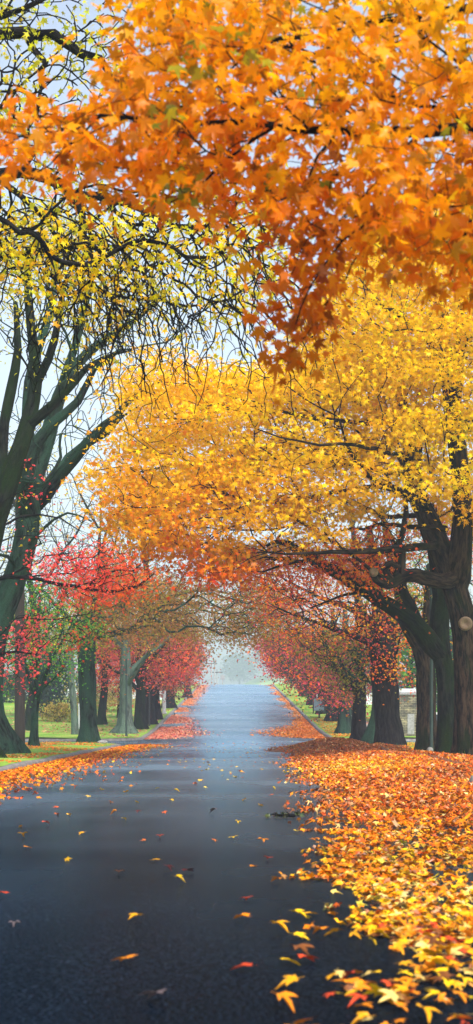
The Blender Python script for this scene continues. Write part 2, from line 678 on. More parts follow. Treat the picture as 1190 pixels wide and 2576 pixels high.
def clusters(pts, per, spread, flat=0.5, droop=0.0):
    n = len(pts)
    k = rng.poisson(per, n)
    idx = np.repeat(np.arange(n), k)
    off = rng.normal(0, 1, (len(idx), 3)) * spread
    off[:, 2] *= flat
    off[:, 2] -= droop * (off[:, 0] ** 2 + off[:, 1] ** 2) / max(spread, 1e-6)
    return pts[idx] + off, idx


def crown(name, pts, per, spread, size, colf, parent, mat, tmpl=MAPLE_LO, up=0.7, flat=0.5, droop=0.3, hang=0.5):
    pos, idx = clusters(pts, per, spread, flat, droop)
    n = len(pos)
    nrm = rng.normal(0, 0.55, (n, 3)) + np.array([0, -0.25, up])
    spin = rng.normal(0, 0.6, (n, 3)) + np.array([0, 0, -hang])
    Rm = frames(n, spin, nrm)
    sz = size * rng.uniform(0.65, 1.2, n)
    return leaves(name, tmpl, pos, Rm, sz, colf(pos), mat, parent)


def tree(label, cat, base, skel, bark, flare=0.8, seed=0, group=None, nlimb=1, name='maple_tree', rmin=0.0):
    """Empty at the base > trunk (first nlimb chains), branches"""
    t = empty(name, tuple(base))
    tag(t, label, cat, group)
    skel.solve()
    me = skel.mesh('trunk', seed, flare, sel=lambda c: c < nlimb)
    link('trunk', me, t, bark)
    if len(skel.chains) > nlimb:
        me = skel.mesh('branches', seed, 0, rmin, sel=lambda c: c >= nlimb)
        link('branches', me, t, bark)
    return t
#==SPLIT==
# ------------------------------------------------------------------ terrain
_ys = np.arange(-80, 1220, 1.0)
_sl = np.interp(_ys, [-80, 78, 112, 236, 262, 330, 760, 1220], [-.00625, -.00625, .040, .040, -.012, -.02, 0, 0])
_zz = np.concatenate([[0], np.cumsum((_sl[1:] + _sl[:-1]) / 2)])
_zz -= np.interp(0, _ys, _zz)
HW = 5.5
SY0, SY1 = 79.0, 90.0         # the cross street
RC = 3.5


def zr(y):
    return np.interp(y, _ys, _zz)


def kerb_x(y):
    """half width of the carriageway, widening at the corner radii"""
    y = np.asarray(y, float)
    a = np.clip(y - (SY0 - RC), 0, RC)
    b = np.clip((SY1 + RC) - y, 0, RC)
    o = np.where(y < SY0, RC - np.sqrt(RC * RC - a * a), np.where(y > SY1, RC - np.sqrt(RC * RC - b * b), 60))
    return HW + o


MOUNDS = [(3.9, 62.0, 1.7, 3.2, 0.50), (4.4, 46.0, 1.6, 8.0, 0.26), (4.3, 32.5, 1.7, 2.6, 0.26), (5.2, 25.0, 1.5, 4.0, 0.22)]


def mound(x, y, only=None):
    h = np.zeros_like(np.asarray(x, float))
    for i, (cx, cy_, sx, sy, hh) in enumerate(MOUNDS):
        if only is None or only == i:
            h = np.maximum(h, hh * np.exp(-((x - cx) / sx) ** 2 - ((y - cy_) / sy) ** 2) - 0.02)
    return np.maximum(h, 0)


def lawn_h(x, y):
    ax = np.abs(x) - HW
    far = np.clip((ax - 3) / 40, 0, 1)
    z = zr(y) + 0.13 + 0.02 * np.clip(ax, 0, 3)
    z = z + np.where(x < 0, 1, 0.6) * far * np.clip((y - 95) / 120, 0, 1) * 2.0
    z = z + 0.04 * np.sin(x * 0.9 + y * 0.31) * np.sin(y * 0.47) * np.clip(ax, 0, 1)
    return z


def on_verge(x, y):
    return (np.abs(x) > kerb_x(y)) & ~((y > SY0) & (y < SY1))


def rise(x, y):
    return 30 * np.exp(-((x - 40) / 55) ** 2 - ((y - 1040) / 70) ** 2) * (y > 700)


def surf(x, y):
    x = np.asarray(x, float); y = np.asarray(y, float)
    road = zr(y) + 0.07 * np.clip(1 - (x / HW) ** 2, 0, 1) + 0.004
    g = np.where(on_verge(x, y), lawn_h(x, y), road)
    return g + mound(x, y) + rise(x, y)


def grid(name, xs, ys, zf, mat, kind='structure', lab=None):
    X, Y = np.meshgrid(xs, ys)
    V = np.stack([X.ravel(), Y.ravel(), zf(X, Y).ravel()], 1)
    nx, ny = len(xs), len(ys)
    i = (np.arange(ny - 1)[:, None] * nx + np.arange(nx - 1)[None]).ravel()
    o = link(name, mesh_np(name, V, np.stack([i, i + 1, i + nx + 1, i + nx], 1), True), None, mat)
    tag(o, lab, None, None, kind)
    return o


yy = np.concatenate([np.arange(-70, 270, 2.0), np.arange(270, 1200, 10.0)])
grid('ground', np.linspace(-380, 380, 77), yy, lambda x, y: rise(x, y) + zr(y) - 0.25 + 2.0 * np.clip((np.abs(x) - 50) / 100, 0, 1), M['lawn'])
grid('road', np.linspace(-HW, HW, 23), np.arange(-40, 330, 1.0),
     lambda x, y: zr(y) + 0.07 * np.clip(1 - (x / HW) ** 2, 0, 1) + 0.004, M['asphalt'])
for s_ in (-1, 1):
    # the cross street with its rounded mouths
    ys_ = np.concatenate([[SY0 - RC + 0.001], np.linspace(SY0 - RC, SY0, 9)[1:], np.linspace(SY0, SY1, 6)[1:], np.linspace(SY1, SY1 + RC, 9)[1:]])
    rows = []
    for y in ys_:
        xe = 70.0 if SY0 <= y <= SY1 else float(kerb_x(y)) - 0.0
        xe = max(xe, HW + 0.001)
        xs_ = HW + (xe - HW) * np.linspace(0, 1, 10) ** 2
        rows.append(np.stack([s_ * xs_, np.full(10, y), np.full(10, float(zr(y))) + 0.004], 1))
    V = np.concatenate(rows)
    i = (np.arange(len(ys_) - 1)[:, None] * 10 + np.arange(9)[None]).ravel()
    f = np.stack([i, i + 1, i + 11, i + 10], 1)
    if s_ < 0:
        f = f[:, ::-1]
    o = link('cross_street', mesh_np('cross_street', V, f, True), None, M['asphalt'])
    tag(o, kind='structure')
    # verges and kerbs, before and beyond the cross street
    for seg in (0, 1):
        if seg == 0:
            ys_ = np.concatenate([np.arange(-60, SY0 - RC, 1.0), SY0 - RC * (1 - np.sin(np.linspace(0, 1, 14) * math.pi / 2))])
        else:
            ys_ = np.concatenate([SY1 + RC * (1 - np.sin(np.linspace(1, 0, 14) * math.pi / 2)), np.arange(SY1 + RC + 1, 300, 1.5)])
        ex = kerb_x(np.where(seg == 0, np.minimum(ys_, SY0 - 1e-4), np.maximum(ys_, SY1 + 1e-4)))
        tt = np.concatenate([[0], np.geomspace(0.4, 64, 26)])
        X = (ex + 0.16)[:, None] + tt[None]
        Yg = np.repeat(ys_[:, None], len(tt), 1)
        V = np.stack([s_ * X.ravel(), Yg.ravel(), lawn_h(s_ * X, Yg).ravel()], 1)
        n = len(tt)
        i = (np.arange(len(ys_) - 1)[:, None] * n + np.arange(n - 1)[None]).ravel()
        f = np.stack([i, i + 1, i + n + 1, i + n], 1)
        if s_ < 0:
            f = f[:, ::-1]
        tag(link('verge', mesh_np('verge', V, f, True), None, M['lawn']), kind='structure')
        # kerb path continues along the cross street
        path = [(e, y) for e, y in zip(ex, ys_)]
        if seg == 0:
            path += [(x, SY0) for x in np.arange(HW + RC + 1, 70, 1.5)]
        else:
            path = [(x, SY1) for x in np.arange(69, HW + RC + 0.9, -1.5)] + path
        path = np.array(path)
        tg = np.gradient(path, axis=0)
        tg /= np.linalg.norm(tg, axis=1)[:, None]
        nr = np.stack([tg[:, 1], -tg[:, 0]], 1)           # outward (away from the carriageway)
        pr = [(-0.02, -0.12), (-0.015, 0.09), (0.03, 0.135), (0.17, 0.14), (0.18, -0.12)]
        wob = 0.025 * np.sin(path[:, 1] * 0.8 + path[:, 0]) + 0.015 * np.sin(path[:, 1] * 2.1)
        V, nP = [], len(path)
        for o_, h_ in pr:
            q = path + nr * o_ + nr * wob[:, None] * 0.6
            V.append(np.stack([s_ * q[:, 0], q[:, 1], zr(q[:, 1]) + h_ + (wob * 0.4 if h_ > 0 else 0)], 1))
        V = np.concatenate(V)
        F_ = []
        for k in range(len(pr) - 1):
            a = k * nP + np.arange(nP - 1)
            F_.append(np.stack([a, a + 1, a + 1 + nP, a + nP], 1))
        tag(link('kerb', mesh_np('kerb', V, np.concatenate(F_), False), None, M['kerb']), kind='structure')

# pale concrete footpaths on the verge
for s_, x0, y0, y1 in ((1, 8.3, SY1 + 4, 240),):
    grid('footpath', np.array([s_ * x0, s_ * (x0 + 0.7), s_ * (x0 + 1.4)])[::s_], np.arange(y0, y1, 2.0), lambda x, y: lawn_h(x, y) + 0.02, M['concrete'])


# ------------------------------------------------------------------ fallen leaves
def ground_leaves(name, x, y, size, col, tmpl, tilt, mat=None, lift=0.0, label=None, parent=None, kind='stuff'):
    n = len(x)
    z = surf(x, y) + 0.006 + rng.uniform(0, 1, n) * (0.012 + lift)
    pos = np.stack([x, y, z], 1)
    nrm = rng.normal(0, 1, (n, 3)) * tilt
    nrm[:, 2] = np.abs(nrm[:, 2]) * 0.3 + 1
    nrm *= 1
    spin = rng.normal(0, 1, (n, 3)); spin[:, 2] = 0
    Rm = frames(n, spin, nrm)
    pos[:, 2] += np.abs(np.asarray(size)) * tilt * 0.25
    o = leaves(name, tmpl, pos, Rm, size, col, mat or M['fallen'], parent)
    if parent is None:
        tag(o, label, 'leaves', None, kind)
    return o


LY, LO, LR, LB, LP, LCR = (.90, .55, .01), (.90, .27, .005), (.75, .11, .01), (.32, .10, .02), (.60, .34, .18), (.78, .55, .16)


def edge_x(y):
    return np.interp(y, [5, 8, 17, 30, 45, 58, 66, 72], [0.22, 0.36, 0.58, 0.95, 1.3, 1.75, 2.5, 4.2])


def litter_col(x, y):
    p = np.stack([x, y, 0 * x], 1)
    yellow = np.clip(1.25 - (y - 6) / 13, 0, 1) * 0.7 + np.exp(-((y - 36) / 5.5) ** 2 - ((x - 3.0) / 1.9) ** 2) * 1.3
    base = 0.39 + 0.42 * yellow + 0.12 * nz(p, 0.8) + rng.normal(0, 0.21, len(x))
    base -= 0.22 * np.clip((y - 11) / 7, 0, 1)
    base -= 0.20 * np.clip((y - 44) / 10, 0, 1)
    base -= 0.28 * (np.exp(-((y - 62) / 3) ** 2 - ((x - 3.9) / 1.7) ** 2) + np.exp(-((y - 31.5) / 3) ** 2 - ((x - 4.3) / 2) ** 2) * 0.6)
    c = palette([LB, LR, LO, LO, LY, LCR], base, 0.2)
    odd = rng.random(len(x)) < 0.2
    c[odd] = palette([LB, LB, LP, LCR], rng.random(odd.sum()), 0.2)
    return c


def carpet(n, y0, y1, dens_soft):
    x = 0.2 + 6.4 * rng.random(n * 2) ** (1.9 if y0 < 10 else 1)
    y = rng.uniform(y0, y1, n * 2)
    e = edge_x(y) + 0.35 * nz(np.stack([x * 0.3, y, 0 * x], 1), 0.9, 1)
    t = (x - e) / dens_soft
    keep = rng.random(len(x)) < np.clip(t, 0.0, 1) ** 1.2
    pat = nz(np.stack([x, y * 0.6, 0 * x], 1), 1.3, 2)
    keep &= (rng.random(len(x)) < np.clip(0.58 + 0.75 * pat + (y - 8) / 11, 0.14, 1))
    keep &= ~((x > 5.3) & (y < 60) & (y > 33) & (rng.random(len(x)) < 0.75))
    return x[keep][:n], y[keep][:n]


# individual leaves: the prominent lone ones on the dark asphalt, then the largest of the drift
leaf_meshes = {}
COLS = {'yellow': LY, 'orange': (.80, .26, .01), 'red': (.6, .07, .02), 'brown': (.22, .075, .02), 'pale': (.15, .11, .11), 'golden': (.82, .38, .01), 'cream': LCR, 'maroon': (.12, .025, .02)}


def one_leaf(x, y, size, cname, label, group, tilt=0.16, var=None):
    var = int(rng.integers(0, 4)) if var is None else var
    key = (cname, var)
    if key not in leaf_meshes:
        tv, tf = star([(a + rng.normal(0, 3), r_ * (1 + rng.normal(0, 0.07))) for a, r_ in
                       [(-90, .14), (-76, .42), (-50, .36), (-22, .64), (-4, .42), (14, .58), (26, .74), (36, 1.0), (47, .68), (60, .40), (72, .64),
                        (81, .80), (90, 1.1), (99, .8), (108, .64), (120, .4), (133, .68), (144, 1.0), (154, .74), (166, .58), (184, .42), (202, .64), (230, .36), (256, .42)]],
                      0.10 + 0.14 * var, 0.16 + 0.08 * var)
        # stalk
        k = len(tv)
        tv = np.concatenate([tv, [(-.02, -.1, 0.01), (.02, -.1, 0.01), (.10, -.75, 0.05), (.07, -.76, 0.05)]])
        tf = np.concatenate([tf, [(k, k + 1, k + 2), (k, k + 2, k + 3)]])
        col = np.array(COLS[cname])[None] * np.linspace(0.8, 1.12, len(tv))[:, None]
        me = mesh_np('maple_leaf', tv - np.array([0, 0, tv[:, 2].min()]), tf, False, np.clip(col, 0, .95))
        me.materials.append(M['fallen'])
        leaf_meshes[key] = me
    o = bpy.data.objects.new('maple_leaf', leaf_meshes[key])
    sc.collection.objects.link(o)
    o.scale = (size * rng.uniform(.72, 1.05), size * rng.uniform(.85, 1.1), size * rng.uniform(.6, 1.7))
    o.location = (x, y, float(surf(x, y)) + 0.004)
    o.rotation_euler = (rng.normal(0, tilt), rng.normal(0, tilt), rng.uniform(0, 6.28))
    tag(o, label, 'leaf', group)
    return o


def gpt(px, py):
    Y = 4000 * EYE / (py - 1815.0)
    for _ in range(3):
        h = float(surf((px - CX) / FP * Y, Y))
        Y = FP * (EYE - h) / (py - HY)
    return (px - CX) / FP * Y, Y


G1 = 'fallen leaves lying apart on the dark asphalt'
LONE = [(323, 2424, 'orange', 'bright orange maple leaf lying alone nearest the bottom on dark asphalt'),
        (345, 2315, 'golden', 'golden orange maple leaf alone on asphalt, just above the brightest lone orange one'),
        (624, 2269, 'red', 'rust red leaf alone in the middle of dark road, above a golden one'),
        (614, 2319, 'orange', 'orange leaf in the road middle directly below the rust red one'),
        (697, 2348, 'golden', 'golden leaf lying flat on asphalt between road middle and leaf drift'),
        (748, 2362, 'yellow', 'yellow leaf right of a golden one, near the drift edge'),
        (620, 2443, 'red', 'dull red leaf low in the road middle, lowest of its column'),
        (738, 2488, 'golden', 'golden leaf on black asphalt below a trio of touching leaves'),
        (705, 2537, 'orange', 'dark orange leaf at the very bottom edge of the road middle'),
        (882, 2486, 'orange', 'bright orange leaf at the left rim of the yellow drift'),
        (905, 2534, 'red', 'large red orange leaf at the bottom rim of the yellow drift'),
        (765, 2424, 'red', 'red leaf on the right of a touching trio by the drift'),
        (720, 2428, 'yellow', 'yellow leaf on the left of a touching trio by the drift'),
        (750, 2408, 'brown', 'brown leaf topping a touching trio by the drift'),
        (395, 2167, 'golden', 'small golden leaf alone on the left half of dark road'),
        (447, 2220, 'yellow', 'yellow leaf with long stalk left of the road middle'),
        (675, 2165, 'red', 'red leaf on asphalt a step left of the drift tip'),
        (635, 2186, 'orange', 'small orange leaf just below and left of a red one'),
        (697, 2222, 'orange', 'orange leaf beside the drift, below a small scatter of red ones'),
        (403, 2109, 'red', 'small red leaf far up on the dark left lane'),
        (300, 2201, 'brown', 'brown leaf flat on the dark left lane'),
        (66, 2135, 'orange', 'orange leaf on the left lane close to the frame edge'),
        (470, 2198, 'maroon', 'tiny maroon leaf curled near the road centre'),
        (418, 2191, 'maroon', 'maroon leaf beside a tiny curled one near road centre'),
        (36, 2333, 'pale', 'pale dried leaf alone on the dark left lane'),
        (398, 2522, 'pale', 'small pale leaf low on the black asphalt, bottom centre'),
        (290, 2050, 'orange', 'orange leaf in a pair far up the left lane'),
        (310, 2062, 'yellow', 'yellow leaf in a pair far up the left lane'),
        (5, 2256, 'red', 'red leaf cut by the frame edge on the left lane'),
        (57, 2108, 'golden', 'small golden leaf far left, above a single orange one'),
        (113, 2076, 'red', 'small red leaf on the left lane nearer the kerb'),
        (588, 2109, 'yellow', 'thin yellow leaf in the road centre'),
        (660, 2119, 'orange', 'orange leaf right of a thin yellow one'),
        (745, 2095, 'yellow', 'yellow leaf touching the drift tip by the twig clump'),
        (540, 2048, 'pale', 'tiny pale leaf in the road centre far up'),
        (442, 1993, 'yellow', 'small yellow leaf on the left lane near the bright wet patch'),
        (350, 2043, 'maroon', 'tiny dark leaf beside an orange and yellow pair'),
        (210, 2098, 'golden', 'small golden leaf near the damp streak on the left lane'),
        (775, 2304, 'golden', 'golden leaf, first of the loose row entering the drift'),
        (745, 2310, 'yellow', 'yellow leaf at the tip of a loose row entering the drift'),
        (805, 2357, 'orange', 'orange leaf pressed flat at the drift edge, row of yellow ones above')]
for px, py, c, lab in LONE:
    x, y = gpt(px, py)
    one_leaf(x, y, rng.uniform(0.068, 0.082) if py > 2400 else rng.uniform(0.055, 0.075), c, lab, G1, 0.12, int(rng.integers(1, 4)))

x, y = carpet(9500, 5.6, 16.5, 0.40)
order = np.argsort(y)
vis = [i for i in order if abs(x[i]) < y[i] * 0.149][:255]
vs_ = set(vis)
rest = np.array([i for i in range(len(x)) if i not in vs_])
names = list(COLS)
for i in vis:
    c = litter_col(x[i:i + 1], y[i:i + 1])[0]
    cn = min(names, key=lambda k: float(((np.array(COLS[k]) - c) ** 2).sum()))
    one_leaf(x[i], y[i], rng.uniform(0.034, 0.072), cn, f'{cn} maple leaf lying among the thick yellow drift at the bottom right', 'leaves of the drift at the bottom right', 0.28)
xr, yr = x[rest], y[rest]
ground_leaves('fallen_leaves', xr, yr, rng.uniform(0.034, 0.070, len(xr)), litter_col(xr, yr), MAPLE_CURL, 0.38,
              label='loose yellow and orange leaves thinning out over dark asphalt on the right')
x, y = carpet(42000, 16.5, 72, 1.1)
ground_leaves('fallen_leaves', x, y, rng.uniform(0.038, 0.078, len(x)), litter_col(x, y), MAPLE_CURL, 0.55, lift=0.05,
              label='thick orange leaf carpet covering the right half of the road')
# thin sprinkle over the whole road
n = 420
y = 12 + 75 * rng.random(n) ** 0.8
x = rng.uniform(-5.3, 3.5, n)
ground_leaves('fallen_leaves', x, y, rng.uniform(0.045, 0.08, n), palette([LB, LR, LO, LY, LCR], rng.random(n), 0.15), MAPLE_CURL, 0.3,
              label='thin sprinkle of tiny leaves across the middle of the road')
# left gutter
n = 9000
y = rng.uniform(22, 80, n)
x = -5.45 + np.abs(rng.normal(0, 1, n)) * np.interp(y, [22, 60, 80], [0.9, 0.75, 0.9])
k = x < -2
ground_leaves('fallen_leaves', x[k], y[k], rng.uniform(0.05, 0.085, k.sum()), palette([LB, LR, LR, LO, LO, LY], rng.random(k.sum()) ** 1.0, 0.15), MAPLE_CURL, 0.4, lift=0.03,
              label='orange and red leaves banked in the left gutter')
# on the near left verge
n = 9000
y = rng.uniform(30, 78.5, n)
x = -5.7 - rng.uniform(0, 6, n)
k = (nz(np.stack([x, y * .4, 0 * x], 1), 0.7, 3) > -0.15 + 0.5 * rng.random(n)) & on_verge(x, y)
ground_leaves('fallen_leaves', x[k], y[k], rng.uniform(0.05, 0.085, k.sum()), palette([LB, LR, LR, LO, LP], rng.random(k.sum()), 0.15), MAPLE_CURL, 0.35,
              label='rusty leaves strewn over the grass beside the utility pole')
# near right verge
n = 7000
y = rng.uniform(25, 78.5, n)
x = 5.7 + rng.uniform(0, 5, n)
k = (nz(np.stack([x, y * .4, 0 * x], 1), 0.7, 4) > -0.5 + 0.8 * rng.random(n)) & on_verge(x, y)
k &= ~((y < 58) & (rng.random(n) < 0.55))
ground_leaves('fallen_leaves', x[k], y[k], rng.uniform(0.05, 0.085, k.sum()), palette([LB, LR, LO, LO, LY, LP], rng.random(k.sum()), 0.15), MAPLE_CURL, 0.35,
              label='orange leaves strewn over the grass under the large maples')


# beyond the crossing
def far_band(side, n, y0, y1, inner, pal, label, patch=0.0, verge=0.0):
    y = y0 + (y1 - y0) * rng.random(n) ** 1.2
    t = np.abs(rng.normal(0, 0.6, n))
    wd = inner(y)
    x = HW - 0.1 - t * wd
    if verge:
        q = rng.random(n) < verge
        x[q] = HW + 0.3 + rng.random(q.sum()) * 7
    x = side * x
    k = (nz(np.stack([x * .6, y * .35, 0 * x], 1), 0.5, 5) > patch - 0.5 * rng.random(n)) & (np.abs(x) > 0.8)
    x, y = x[k], y[k]
    ground_leaves('fallen_leaves', x, y, rng.uniform(0.07, 0.12, len(x)), palette(pal, rng.random(len(x)), 0.15), TINY, 0.35, label=label)


far_band(-1, 14000, 93, 130, lambda y: np.interp(y, [93, 100, 112, 130], [1.2, 2.4, 1.7, 1.2]), [LR, (.5, .12, .10), PINK, LP, LP],
         'pink and red leaves drifted along the left kerb beyond the crossing', -0.3)
far_band(-1, 9000, 130, 245, lambda y: 1.0 + 0 * y, [(.7, .12, .09), LO, LP, PINK], 'hazy pink leaf band along the left kerb up the hill', -0.3)
far_band(1, 15000, 94.5, 125, lambda y: np.interp(y, [94, 97, 106, 114, 125], [0.6, 2.6, 2.8, 1.0, 0.6]), [LB, LR, LO, LO, LP],
         'rusty leaf patch along the right kerb beyond the crossing', -0.4, 0.3)
far_band(1, 8000, 125, 245, lambda y: 0.6 + 0.3 * np.sin(y * .3), [LR, LO, LP, LO], 'hazy orange leaf band along the right kerb up the hill', -0.1, 0.3)
n = 26000
y = rng.uniform(93, 190, n)
x = -HW - 0.4 - rng.random(n) ** 1.1 * 40
k = (nz(np.stack([x * .25, y * .6, 0 * x], 1), 0.45, 6) > 0.05 - 0.35 * rng.random(n))
ground_leaves('fallen_leaves', x[k], y[k], rng.uniform(0.09, 0.15, k.sum()), palette([(.45, .10, .09), (.5, .14, .14), LP, (.6, .3, .15)], rng.random(k.sum()), 0.15), TINY, 0.3,
              label='pink leaf drifts lying across the sloping lawn')

# raked piles
PL = ['brown raked leaf pile with a peaked top at the far end of the right drift', 'long low orange leaf heap along the right roadside',
      'brown leaf ridge crossing the right drift behind the yellow patch', 'rusty low leaf heap at the right frame edge']
for i, (cx, cy_, sx, sy, hh) in enumerate(MOUNDS):
    t = empty('leaf_pile', (cx, cy_, float(zr(cy_))))
    tag(t, PL[i], 'leaf pile', 'raked leaf piles on the right roadside')
    xs = np.linspace(cx - 2 * sx, cx + 2 * sx, 30)
    ys_ = np.linspace(cy_ - 2 * sy, cy_ + 2 * sy, 40)
    X, Y = np.meshgrid(xs, ys_)
    own = mound(X, Y, i)
    best = mound(X, Y)
    Z = surf(X, Y) - best + np.where(own >= best - 1e-6, own, own - 0.03) - 0.012 - 0.15 * (own < 0.004)
    V = np.stack([X.ravel(), Y.ravel(), Z.ravel()], 1)
    q = (np.arange(39)[:, None] * 30 + np.arange(29)[None]).ravel()
    link('litter', mesh_np('litter', V, np.stack([q, q + 1, q + 31, q + 30], 1), True), t, M['mound'])
    n = int(2600 * sx * sy / 5)
    n = min(n, 6500)
    x = cx + rng.normal(0, 0.75 * sx, n)
    y = cy_ + rng.normal(0, 0.75 * sy, n)
    k = mound(x, y, i) > 0.01
    x, y = x[k], y[k]
    ground_leaves('leaves', x, y, rng.uniform(0.05, 0.09, len(x)), litter_col(x, y), MAPLE_CURL, 0.9, lift=0.04, parent=t)

# grass blades on the near verges
for s_, lab in ((-1, 'short grass blades on the left verge'), (1, 'short grass blades on the right verge')):
    n = 16000
    y = rng.uniform(34, 100, n)
    x = s_ * (5.75 + rng.uniform(0, 6, n))
    k = on_verge(x, y)
    x, y = x[k], y[k]
    n = len(x)
    tv = np.array([(-.012, 0, 0), (.012, 0, 0), (0.01, 0, 1.0)])
    nr = rng.normal(0, 1, (n, 3)); nr[:, 2] = rng.normal(0, .35, n)
    Rm = frames(n, np.tile([0, 0, 1.0], (n, 1)) + rng.normal(0, .3, (n, 3)), nr)
    Rm = Rm[:, :, [0, 2, 1]]
    pos = np.stack([x, y, surf(x, y) - 0.005], 1)
    o = leaves('grass', (tv * np.array([1.6, 1, 1]), np.array([(0, 1, 2)])), pos, Rm, rng.uniform(.05, .11, n),
               palette([(.08, .22, .01), (.18, .36, .02), (.34, .38, .05)], rng.random(n), .15), M['blade'])
    tag(o, lab, 'grass', None, 'stuff')

#==SPLIT==
# ------------------------------------------------------------------ trees
def L4(rows, d=None):
    """rows of (px, py, depth, radius)"""
    return [np.append(P(a, b, c), r_) for a, b, c, r_ in rows]


def rooted(px, Y, up, r_):
    """first points of a trunk standing on the ground at picture column px"""
    x = (px - CX) / FP * Y
    g = float(surf(x, Y))
    return [np.array([x, Y, g - 0.25, r_]), np.array([x, Y, g + 0.4, r_ * .97])] + L4(up), (x, Y, g)


def grad(pal, axis_f, amp=0.15, s=0.4, jit=0.12, seed=0, spread=0.12):
    def f(pos):
        t = axis_f(pos) + amp * nz(pos, s, seed) + rng.normal(0, spread, len(pos))
        return palette(pal, t, jit)
    return f


def sp(pos):
    """survey pixel row and column of world points (used only to look up where on the crown a leaf colour changes)"""
    return CX + FP * pos[:, 0] / pos[:, 1], HY - FP * (pos[:, 2] - EYE) / pos[:, 1]


# ---- 1. the great golden maple on the right
S = Skel(0.5)
tr, b = rooted(1175, 48, [(1172, 1760, 48, .35), (1168, 1600, 48, .35), (1146, 1480, 48, .36), (1105, 1370, 48.2, .36), (1070, 1290, 48.5, .30), (1040, 1220, 48.8, .26), (1030, 1120, 49, .2), (1010, 1000, 49, .15), (1000, 860, 49, .1)], .37)
S.limb(tr, False, 0.02)
S.limb(L4([(1150, 1450, 48, .40), (1165, 1330, 47.6, .30), (1158, 1200, 47.5, .27), (1140, 1050, 47.5, .24), (1125, 930, 47.5, .2), (1110, 800, 47.5, .15), (1090, 690, 47.5, .1)]), wob=.03)
S.limb(L4([(1140, 1050, 47.5, .2), (1155, 900, 47, .16), (1160, 760, 47, .12), (1165, 640, 47, .08)]), wob=.03)
S.limb(L4([(1145, 1460, 48, .24), (1100, 1462, 47.4, .22), (1045, 1448, 47, .20), (1005, 1452, 46.8, .19), (975, 1468, 46.6, .17), (948, 1452, 46.5, .15), (941, 1441, 46.3, .13)]), wob=.02)
S.limb(L4([(1008, 1450, 46.8, .12), (1012, 1410, 46.7, .12), (1008, 1370, 46.8, .10), (1014, 1320, 47, .09), (1024, 1260, 47, .07), (1018, 1180, 47, .04)]))
S.limb(L4([(985, 1462, 46.6, .10), (968, 1430, 46.4, .11), (985, 1416, 46.3, .09), (1003, 1428, 46.4, .06)]))
S.limb(L4([(1110, 1370, 48.2, .13), (1050, 1376, 47, .12), (960, 1384, 46, .10), (870, 1388, 45, .07), (800, 1388, 44.4, .05), (720, 1395, 44, .03)]))
S.limb(L4([(1120, 1330, 48, .10), (1060, 1325, 48, .08), (950, 1322, 49, .055), (850, 1335, 50, .03)]))
for rows in (
    [(1082, 1285, 48.5, .12), (1040, 1250, 47, .10), (987, 1222, 46, .08), (925, 1194, 45, .065), (874, 1115, 44.5, .04), (850, 1050, 44, .02)],
    [(1060, 1270, 48.5, .10), (947, 1222, 47, .07), (767, 1256, 46, .055), (632, 1259, 45.5, .04), (519, 1228, 45, .03), (400, 1235, 45, .02)],
    [(1040, 1200, 49, .10), (900, 1170, 49, .07), (790, 1163, 49, .055), (637, 1175, 49, .04), (519, 1160, 49, .03), (360, 1180, 49, .018)],
    [(1030, 1120, 49, .11), (992, 1070, 48, .08), (890, 1062, 47, .065), (790, 1053, 46.5, .05), (700, 1030, 46, .04), (600, 1040, 46, .03), (480, 1060, 46, .02), (370, 1080, 46, .015)],
    [(1020, 1030, 49, .12), (970, 912, 49, .09), (829, 800, 49.5, .05), (760, 740, 50, .02)],
    [(970, 912, 49, .08), (860, 940, 50, .06), (760, 960, 51, .045), (640, 965, 52, .03), (520, 940, 52, .02), (420, 920, 52, .015)],
    [(992, 1070, 48, .07), (880, 1000, 50, .05), (760, 1000, 52, .035), (600, 1000, 53, .02), (450, 1010, 53, .015)],
    [(1082, 1290, 48.5, .09), (980, 1300, 50, .07), (860, 1260, 51, .05), (700, 1330, 52, .04), (560, 1330, 52.5, .025), (400, 1320, 53, .015)],
    [(767, 1256, 46, .04), (700, 1160, 45, .03), (640, 1110, 44.5, .02)],
    [(632, 1259, 45.5, .035), (560, 1300, 45, .025), (470, 1310, 44.5, .018), (380, 1350, 44, .012)],
    [(1125, 930, 47.5, .10), (1060, 840, 46, .06), (960, 760, 45, .04), (900, 700, 45, .02)],
    [(1040, 1220, 48.8, .10), (1000, 1150, 46, .07), (900, 1120, 43.5, .05), (760, 1110, 42.5, .03), (650, 1080, 42, .015)],
):
    S.limb(L4(rows))
polyA = [(255, 1180), (300, 1150), (335, 1060), (300, 960), (320, 900), (420, 872), (520, 885), (590, 935), (660, 935), (720, 900), (800, 760), (850, 690), (900, 640),
         (900, 520), (1300, 500), (1300, 1330), (1200, 1320), (1150, 1280), (1110, 1290), (1085, 1310), (1040, 1250), (1000, 1265), (940, 1290), (860, 1300), (820, 1370), (740, 1390),
         (640, 1375), (590, 1450), (540, 1455), (500, 1430), (440, 1405), (380, 1410), (330, 1350), (288, 1300), (300, 1250), (250, 1210)]
cl = volume(polyA, 2500, 43, 54, gap=-0.22, gs=0.55, seed=1, layer=2.6)
cx_, ry_ = sp(cl)
cl = cl[~((cx_ > 450) & (cx_ < 700) & (ry_ < 905))]
S.twigs(cl, 0.009, 0.13, 0.02, 0.42)
T = tree('great golden maple leaning over the road from the right, mossy stub limb on its trunk', 'tree', b, S, M['bark_brown'], .3, 1, None, 1, rmin=.009)


